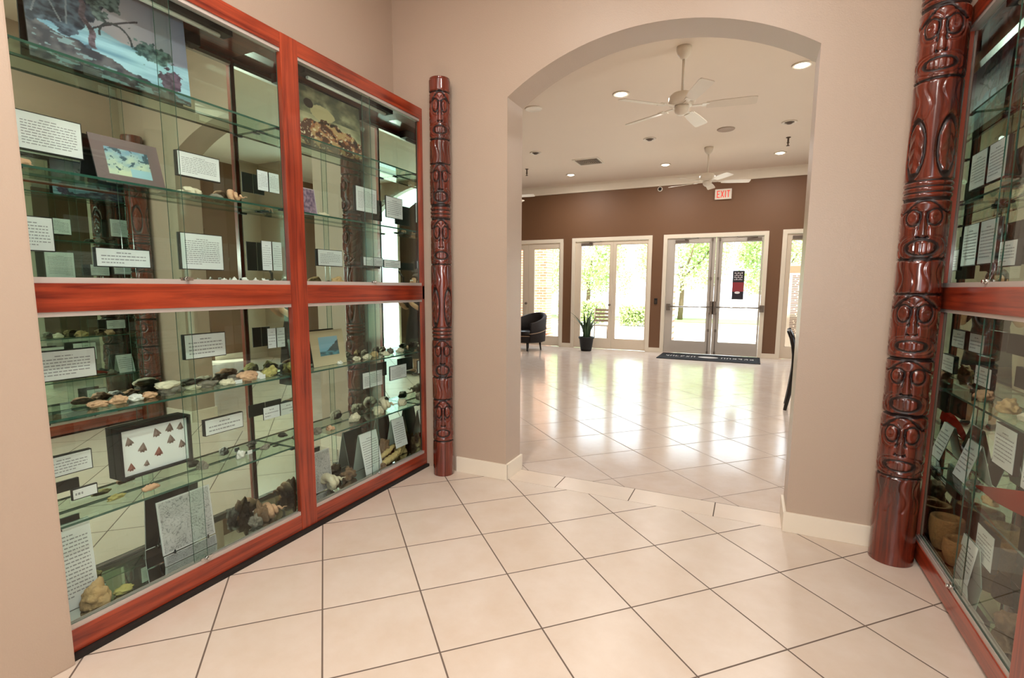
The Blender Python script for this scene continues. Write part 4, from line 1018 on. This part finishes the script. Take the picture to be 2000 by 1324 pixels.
# potted plant
M_POT = plain('black_pot', lin(9, 8, 8), .6); M_SOIL = plain('soil', lin(48, 34, 24), .95, bump=.6); M_LEAF = plain('dark_leaf', lin(52, 78, 46), .45, var=.35, scale=14)
t = thing('snake_plant', (-3.47, 11.72, 0), 'tall spiky potted plant in a black pot before the left double door', 'potted plant')
bm = B(); lathe(bm, [(.12, .002), (.135, .06), (.165, .28), (.185, .30), (.185, .335), (.165, .335), (.155, .29), (.0, .29)], seg=36); obj('pot', bm, M_POT, t)
bm = B(); lathe(bm, [(.152, .29), (.150, .30), (.0, .305)], seg=24); obj('soil', bm, M_SOIL, t)
rnd = random.Random(12)
for k in range(17):
    a = 2*PI*k/17*2.4+rnd.uniform(-.2, .2); L_ = rnd.uniform(.50, .92); lean = rnd.uniform(.12, .45) if k % 2 else rnd.uniform(.5, .9); r0 = rnd.uniform(.02, .09); wd = rnd.uniform(.022, .036)
    bm = B(); prev = None; n = 9
    for i in range(n+1):
        q = i/n; off = r0+L_*lean*q*q; z = .295+L_*q*(1-.28*lean*q); w_ = wd*(1-q**2.2)*(.7+.6*math.sin(PI*min(1, q+.15)))+.0015
        c_ = Vector((math.cos(a)*off, math.sin(a)*off, z)); sd = Vector((-math.sin(a), math.cos(a), 0))*w_; nn = Vector((math.cos(a), math.sin(a), .3))*.006*(1-q)
        cur = [bm.verts.new(c_-sd), bm.verts.new(c_-nn), bm.verts.new(c_+sd), bm.verts.new(c_+nn)]
        if prev:
            for j in range(4): bm.faces.new((prev[j], prev[(j+1) % 4], cur[(j+1) % 4], cur[j])).smooth = True
        prev = cur
    obj('leaf', bm, M_LEAF, t)

# tub armchair
M_WICK = plain('dark_woven_cane', lin(24, 14, 11), .6, var=.5, scale=60, bump=.8, bscale=90); M_RAILW = plain('worn_pale_edge', lin(150, 126, 104), .45); M_LEGW = plain('black_wood', lin(20, 13, 11), .3)
t = thing('tub_armchair', (-4.78, 11.25, 0), 'dark rounded tub armchair at the left of the lobby, partly behind the arch', 'armchair', None, math.radians(66))
bm = B(); n = 44; ring = []
for i in range(n+1):
    a = math.radians(-125+250*i/n); tp = .66+.23*math.cos(a*.62)**2 ; r0, r1 = .37, .42
    ring.append([bm.verts.new((r*math.cos(a)*1.0, r*math.sin(a)*.98, z)) for r, z in ((r0, .22), (r1, .22), (r1+.02, tp*.7), (r1+.035, tp-.03), (r1+.01, tp), (r1-.04, tp-.01), (r0-.01, tp*.72))])
for i in range(n):
    for j in range(7):
        bm.faces.new((ring[i][j], ring[i+1][j], ring[i+1][(j+1) % 7], ring[i][(j+1) % 7])).smooth = True
bm.faces.new(ring[0]); bm.faces.new(ring[-1][::-1]); obj('curved_backrest', bm, M_WICK, t)
bm = B(); lathe(bm, [(.36, .20), (.375, .22), (.375, .34), (.36, .355), (.0, .355)], seg=40); obj('seat_base', bm, M_WICK, t)
bm = B(); lathe(bm, [(.33, .356), (.35, .38), (.35, .43), (.32, .46), (.0, .475)], seg=40); obj('seat_cushion', bm, M_LEGW, t)
bm = B(); pts = []
for i in range(30):
    a = math.radians(-128+256*i/29); tp = .66+.23*math.cos(a*.62)**2; pts.append((.445*math.cos(a), .445*math.sin(a), tp*.62))
tube(bm, pts, .010, 8); obj('pale_rail', bm, M_RAILW, t)
bm = B(); tube(bm, [(.382*math.cos(math.radians(q)), .382*math.sin(math.radians(q)), .357) for q in range(122, 240, 6)], .010, 8); obj('front_rail', bm, M_RAILW, t)
for a in (45, 135, 225, 315):
    bm = B(); c_ = (.29*math.cos(math.radians(a)), .29*math.sin(math.radians(a)))
    tube(bm, [(c_[0], c_[1], .205), (c_[0]*1.08, c_[1]*1.08, .001)], [.026, .016], 10); obj('leg', bm, M_LEGW, t)

# dining chair seen edge-on beside the right side of the arch, facing away to the right
M_SEATL = plain('black_leather', lin(26, 20, 20), .35); M_NAIL = plain('brass_nail', lin(210, 196, 170), .2, 1.)
t = thing('dining_chair', (.72, 7.25, 0), 'black high backed dining chair seen edge on beside the right side of the arch', 'chair', None, math.radians(-3.7))
prof = [(-.255, 0), (-.225, .18), (-.195, .42), (-.185, .55), (-.195, .72), (-.225, .88), (-.275, .985)]
def chair_x(z):
    for (xa, za), (xb, zb) in zip(prof, prof[1:]):
        if za <= z <= zb: return xa+(xb-xa)*(z-za)/(zb-za)
    return prof[-1][0]
for sy in (-1, 1):
    bm = B(); pts = [(chair_x(z), sy*.205, z+.001) for z in [0, .1, .2, .3, .42, .5, .6, .7, .8, .9, .985]]; tube(bm, pts, [.019, .022, .025, .028, .031, .031, .030, .029, .028, .027, .022], 10); obj('leg', bm, M_LEGW, t)
    bm = B(); tube(bm, [(.21, sy*.205, .43), (.215, sy*.205, .001)], [.024, .015], 10); obj('leg', bm, M_LEGW, t)
bm = B(); ring = []
zs_ = [.52, .60, .68, .76, .84, .92, .975]
for z in zs_: ring.append([bm.verts.new((chair_x(z)+d, y_, z)) for y_ in (-.19, -.1, 0, .1, .19) for d in (-.02,)]+[bm.verts.new((chair_x(z)+.022, y_, z)) for y_ in (.19, .1, 0, -.1, -.19)])
for i in range(len(ring)-1):
    for j in range(10): bm.faces.new((ring[i][j], ring[i][(j+1) % 10], ring[i+1][(j+1) % 10], ring[i+1][j])).smooth = True
bm.faces.new(ring[0][::-1]); bm.faces.new(ring[-1]); bk = obj('backrest', bm, M_SEATL, t)
for k in range(12):
    z = .54+.036*k; bm = B(); bmesh.ops.create_icosphere(bm, subdivisions=1, radius=.006)
    for v in bm.verts: v.co += Vector((chair_x(z)-.012, -.192, z))
    obj('nail_head', bm, M_NAIL, bk)
bm = B(); box(bm, -.20, .235, -.225, .225, .43, .50, bev=.02); obj('seat', bm, M_SEATL, t)
bm = B(); box(bm, -.19, .22, -.21, .21, .37, .43, bev=.004); obj('seat_frame', bm, M_LEGW, t)
for sy in (-1, 1):
    bm = B(); tube(bm, [(-.215, sy*.205, .20), (.213, sy*.205, .20)], .010, 8); obj('stretcher', bm, M_LEGW, t)

# ------------------------------------------------------------------ outside, seen through the glass
M_PAVE = plain('sunlit_concrete', lin(222, 216, 204), .9, var=.06); M_BRICK_ = None
def brick_mat():
    mt, N, L, P = nodes('red_brick'); tc = N.new('ShaderNodeNewGeometry'); br = N.new('ShaderNodeTexBrick'); mp = N.new('ShaderNodeMapping')
    mp.inputs['Rotation'].default_value = (PI/2, 0, 0); L.new(tc.outputs['Position'], mp.inputs['Vector']); L.new(mp.outputs[0], br.inputs['Vector'])
    br.inputs['Scale'].default_value = 1.0; br.inputs['Brick Width'].default_value = .21; br.inputs['Row Height'].default_value = .075; br.inputs['Mortar Size'].default_value = .010
    br.inputs['Color1'].default_value = lin(196, 122, 92); br.inputs['Color2'].default_value = lin(216, 160, 124); br.inputs['Mortar'].default_value = lin(230, 220, 204)
    L.new(br.outputs[0], P.inputs['Base Color']); P.inputs['Roughness'].default_value = .9; return mt
M_BRICK = brick_mat()
M_TREEL = plain('tree_leaves', lin(186, 204, 140), .7, var=.35, scale=3); M_BARK = plain('bark', lin(112, 92, 72), .9, var=.3); M_GRASS = plain('lawn', lin(126, 156, 84), .9, var=.2, scale=3)
bm = B(); box(bm, -40, 30, FARY+.21, 19, -.2, -.03); struct('terrace', bm, M_PAVE)
bm = B(); box(bm, -60, 50, 19, 90, -.2, -.05); struct('car_park', bm, M_PAVE)
bm = B(); box(bm, LX1+.16, 30, -20, FARY+.2, -.2, -.03); struct('side_terrace', bm, M_PAVE)
bm = B(); box(bm, -60, 50, 24, 27, -.06, -.01); tag(struct('lawn_strip', bm, M_GRASS), None, None)
for i, (x0, x1, y0, lab) in enumerate([(-6.35, -5.45, 14.2, 'brick pillar outside the leftmost glass door'), (-2.15, -1.78, 13.6, 'brick pillar just outside the left side of the double door'), (.30, .78, 14.6, 'brick pillar outside the rightmost glass door')]):
    bm = B(); box(bm, x0, x1, y0, y0+.45, -.03, 3.2); box(bm, x0-.05, x1+.05, y0-.05, y0+.5, -.03, .12); box(bm, x0-.05, x1+.05, y0-.05, y0+.5, 3.1, 3.25)
    o = obj('brick_pillar', bm, M_BRICK, None, ((x0+x1)/2, y0+.2, 0)); tag(o, lab, 'pillar', 'brick pillars of the terrace')
# plaque wall with rows of lines
t = thing('donor_board', (1.16, 14.0, 0), 'pale board covered in rows of dark writing outside the rightmost door', 'notice board')
bm = B(); box(bm, -.36, .36, .0, .08, -.03, 2.05); obj('board', bm, plain('board_stone', lin(226, 206, 184), .8), t)
bm = B(); box(bm, -.36, .36, -.003, -.0005, 1.86, 2.02); obj('brown_heading', bm, plain('board_heading', lin(176, 132, 104), .8), t)
bm = B(); rnd = random.Random(2)
for k in range(34):
    z = .42+k*.041; x = -.30
    while x < .28:
        e = min(.30, x+rnd.uniform(.05, .16)); quad(bm, (x, -.001, z), (e, -.001, z), (e, -.001, z+.022), (x, -.001, z+.022)); x = e+.025
tag(obj('written_lines', bm, plain('board_writing', lin(120, 92, 80), .8), t), None, None, None, 'stuff')
def tree(x, y, h, r, seed, label):
    t = thing('tree', (x, y, -.05), label, 'tree', 'trees across the car park'); rnd = random.Random(seed)
    bm = B(); tube(bm, [(0, 0, 0), (.05, .02, h*.3), (-.03, 0, h*.55)], [.13, .10, .07], 10)
    for k in range(5):
        a = k*1.3; tube(bm, [(-.01, 0, h*.42), (math.cos(a)*r*.45, math.sin(a)*r*.45, h*.62), (math.cos(a)*r*.7, math.sin(a)*r*.7, h*.78)], [.05, .035, .015], 7)
    obj('trunk', bm, M_BARK, t)
    bm = B()
    for k in range(8200):
        # leaf quads in clustered clumps
        c_ = rnd.randrange(40); rc_ = random.Random(seed*100+c_); a = rc_.uniform(0, 2*PI); q = rc_.uniform(.15, 1)**.5; ce = Vector((math.cos(a)*r*q*.85, math.sin(a)*r*q*.85, h*.66+rc_.uniform(-.28, .30)*h))
        d = Vector((rnd.gauss(0, 1), rnd.gauss(0, 1), rnd.gauss(0, .8))).normalized()*rnd.uniform(.2, 1)**.5*r*.40; p = ce+d
        s1 = Vector((rnd.uniform(-1, 1), rnd.uniform(-1, 1), rnd.uniform(-1, 1))).normalized()*.075; s2 = s1.cross(Vector((rnd.uniform(-1, 1), rnd.uniform(-1, 1), rnd.uniform(-1, 1)))).normalized()*.045
        f = bm.faces.new([bm.verts.new(p-s1), bm.verts.new(p+s2), bm.verts.new(p+s1), bm.verts.new(p-s2)])
    obj('crown', bm, M_TREEL, t, recalc=False)
tree(-3.0, 25.5, 4.6, 2.0, 1, 'round green tree beyond the left leaf of the double door')
tree(.9, 28.0, 4.4, 1.6, 2, 'round green tree beyond the right leaf of the double door')
tree(-7.4, 25.0, 4.4, 1.8, 3, 'green tree beyond the right pane of the second door')
tree(-11.4, 27.5, 4.2, 1.5, 4, 'green tree beyond the left pane of the second door')
tree(-16.5, 26.5, 4.6, 1.8, 5, 'green tree beyond the leftmost glass door')
def shrub(x, y, sx, sy, h, seed, label):
    bm = B(); rnd = random.Random(seed)
    for k in range(2600):
        p = Vector((rnd.uniform(-1, 1)*sx, rnd.uniform(-1, 1)*sy, rnd.uniform(.02, 1)**.7*h+.04*math.sin(k)))
        s1 = Vector((rnd.uniform(-1, 1), rnd.uniform(-1, 1), rnd.uniform(-1, 1))).normalized()*.07; s2 = s1.cross(Vector((rnd.uniform(-1, 1), rnd.uniform(-1, 1), rnd.uniform(-1, 1)))).normalized()*.05
        bm.faces.new([bm.verts.new(p-s1), bm.verts.new(p+s2), bm.verts.new(p+s1), bm.verts.new(p-s2)])
    o = obj('shrub', bm, M_TREEL, recalc=False); o.location = (x, y, -.05); tag(o, label, 'shrub', 'low shrubs in the car park')
shrub(-6.6, 21.5, 1.0, .35, .95, 1, 'low green shrub beyond the left pane of the second door')
shrub(-4.0, 21.0, .8, .35, .80, 2, 'low green shrub beyond the right pane of the second door')
shrub(-13.0, 21.0, 1.2, .4, .85, 3, 'low green shrub beyond the leftmost glass door')
# terrace chair glimpsed low in the second door
t = thing('patio_chair', (-3.98, 14.9, -.03), 'dark slatted patio chair outside the left pane of the second door', 'chair')
for k in range(4):
    bm = B(); box(bm, -.26, .26, .20+.012*k, .215+.012*k, .50+.105*k, .575+.105*k, bev=.003); obj('back_slat', bm, M_FIT, t)
for k in range(4):
    bm = B(); box(bm, -.26, .26, -.24+.11*k, -.15+.11*k, .40, .42, bev=.003); obj('seat_slat', bm, M_FIT, t)
for sx in (-1, 1):
    for sy in (-1, 1):
        bm = B(); tube(bm, [(sx*.25, sy*.22, .0), (sx*.25, sy*.22, .41 if sy < 0 else .93)], .017, 8); obj('leg', bm, M_FIT, t)

# ------------------------------------------------------------------ the photographer, who shows only in the mirrors of the cases
M_SKIN = plain('skin', lin(206, 156, 128), .55, var=.05); M_DRESS = plain('black_dress', lin(20, 19, 22), .8, var=.2); M_HAIR = plain('brown_hair', lin(70, 46, 32), .6, var=.2); M_CAMB = plain('camera_black', lin(22, 22, 24), .4)
def skin_mesh(name, chains, mt, parent, sub=2, root=None):
    # chains: list of lists of (x, y, z, r); points shared by position
    me = bpy.data.meshes.new(name); vs_, es, rad, idx = [], [], [], {}
    for ch in chains:
        prev = None
        for x, y, z, r in ch:
            k = (round(x, 4), round(y, 4), round(z, 4))
            if k not in idx: idx[k] = len(vs_); vs_.append((x, y, z)); rad.append(r)
            if prev is not None and prev != idx[k]: es.append((prev, idx[k]))
            prev = idx[k]
    me.from_pydata(vs_, es, []); o = bpy.data.objects.new(name, me); C.objects.link(o); me.materials.append(mt)
    md = o.modifiers.new('skin', 'SKIN'); md.use_smooth_shade = True
    for i, sv in enumerate(me.skin_vertices[0].data):
        rr = rad[i]; sv.radius = rr if isinstance(rr, tuple) else (rr, rr)
        sv.use_root = (i == 0)
    sd = o.modifiers.new('sub', 'SUBSURF'); sd.levels = sub; sd.render_levels = sub
    if parent: o.parent = parent
    return o
PH = thing('person', (-.10, -.30, 0), 'person in a long black dress holding a camera, mirrored in the display cases', 'person')
PH.rotation_euler = (0, 0, YAW)
pel = (0, 0, .92, (.15, .10)); hands = {}
arms = []
for s_ in (-1, 1):
    arms += [[(0, 0, 1.32, (.15, .085)), (s_*.17, 0, 1.33, .055), (s_*.235, .06, 1.12, .045), (s_*.20, .20, 1.22, .037), (s_*.105, .235, 1.42, .025), (s_*.085, .235, 1.46, (.032, .018))]]
legs = [[pel, (s_*.09, 0, .84, .085), (s_*.10, .01, .48, .055), (s_*.10, -.02, .26, .050), (s_*.10, -.02, .09, .034), (s_*.105, .05, .045, .035), (s_*.11, .13, .035, .028)] for s_ in (-1, 1)]
body = skin_mesh('body', [[pel, (0, 0, 1.08, (.125, .09)), (0, 0, 1.20, (.14, .095)), (0, 0, 1.32, (.15, .085)), (0, -.01, 1.40, .052), (0, .0, 1.47, .050), (0, .012, 1.53, .070), (0, .0, 1.60, .082), (0, -.005, 1.66, .062)]]+arms+legs, M_SKIN, PH)
# fingers curled round the camera
for s_ in (-1, 1):
    for k in range(4):
        z = 1.485-.018*k; L_ = (.026, .030, .028, .022)[k]
        skin_mesh('finger', [[(s_*.083, .232, z, .0095), (s_*.078, .232+L_, z+.002, .009), (s_*.060, .236+L_*1.3, z+.003, .0085), (s_*.042, .232+L_*1.25, z+.003, .007)]], M_SKIN, PH, 1)
    skin_mesh('thumb', [[(s_*.084, .225, 1.452, .011), (s_*.066, .205, 1.470, .010), (s_*.050, .203, 1.492, .008)]], M_SKIN, PH, 1)
bm = B()   # long dress: follows chest, waist, hips, then flares to the shins
prof = [(.165, .115, 1.375), (.178, .118, 1.33), (.168, .118, 1.24), (.148, .105, 1.10), (.165, .125, .98), (.188, .15, .86), (.205, .17, .62), (.235, .20, .30), (.228, .193, .30), (.18, .15, .60)]
rr_ = []
for a_, b_, z in prof:
    ring = []
    for k in range(48):
        th = 2*PI*k/48; fold = 1+(.035*math.sin(th*9) if z < .7 else 0); neck = .11*max(0, math.sin(th))**6 if z > 1.3 else 0
        ring.append(bm.verts.new((a_*math.cos(th)*fold, b_*math.sin(th)*fold, z-neck*(1 if z > 1.35 else .3))))
    rr_.append(ring)
for i in range(len(rr_)-1):
    for k in range(48): bm.faces.new((rr_[i][k], rr_[i][(k+1) % 48], rr_[i+1][(k+1) % 48], rr_[i+1][k])).smooth = True
top = [bm.verts.new((v.co.x*.50, v.co.y*.55-.01, 1.425 if v.co.y < .03 else v.co.z+.02)) for v in rr_[0]]
for k in range(48):
    if rr_[0][k].co.y < .085 or abs(rr_[0][k].co.x) > .09: bm.faces.new((top[k], top[(k+1) % 48], rr_[0][(k+1) % 48], rr_[0][k])).smooth = True
obj('long_dress', bm, M_DRESS, PH, recalc=False)
skin_mesh('sleeve', [[(-.16, 0, 1.335, .066), (-.235, .06, 1.12, .056)]], M_DRESS, PH); skin_mesh('sleeve', [[(.16, 0, 1.335, .066), (.235, .06, 1.12, .056)]], M_DRESS, PH)
bm = B(); bmesh.ops.create_uvsphere(bm, u_segments=32, v_segments=20, radius=1)
for v in bm.verts:
    p = v.co.copy(); low = max(0, -p.z); v.co = Vector((p.x*.094, p.y*.108-.022-(.01 if p.y > 0 else 0)-low*.02, 1.615+p.z*(.105 if p.z > 0 else .22)))
    if p.y > .25 and p.z < .45: v.co.y = min(v.co.y, .028)
for f in bm.faces: f.smooth = True
obj('hair', bm, M_HAIR, PH)
def ball(name, p, r, mt, sc=(1, 1, 1), par=PH):
    bm = B(); bmesh.ops.create_uvsphere(bm, u_segments=16, v_segments=10, radius=r)
    for v in bm.verts: v.co = Vector((v.co.x*sc[0]+p[0], v.co.y*sc[1]+p[1], v.co.z*sc[2]+p[2]))
    for f in bm.faces: f.smooth = True
    return obj(name, bm, mt, par)
ball('nose', (0, .098, 1.565), .014, M_SKIN, (1, 1.1, 1.6)); ball('mouth', (0, .086, 1.525), .022, plain('lips', lin(170, 90, 84), .5), (1, .4, .32))
for s_ in (-1, 1):
    ball('eye', (s_*.031, .078, 1.595), .0125, M_PAPER); ball('ear', (s_*.084, .0, 1.575), .024, M_SKIN, (.35, .7, 1.2)); ball('shoe', (s_*.108, .06, .035), .045, M_BLACK, (.95, 2.5, .72))
CAMO = thing('camera', (PH.location.x, PH.location.y, 0), 'black camera with a raised flash held up by the person, mirrored in the cases', 'camera', None, YAW)
bm = B(); box(bm, -.07, .07, .215, .262, 1.445, 1.545, bev=.008); box(bm, -.028, .028, .205, .262, 1.545, 1.575, bev=.006); obj('camera_body', bm, M_CAMB, CAMO)
bm = B(); tube(bm, [(.01, .262, 1.49), (.01, .262+.026, 1.49)], .032, 24); obj('lens', bm, M_CAMB, CAMO)
bm = B(); box(bm, -.012, .012, .22, .245, 1.575, 1.66); tube(bm, [(0, .235, 1.64), (.10, .26, 1.745)], .012, 8); obj('flash_bracket', bm, M_CAMB, CAMO)
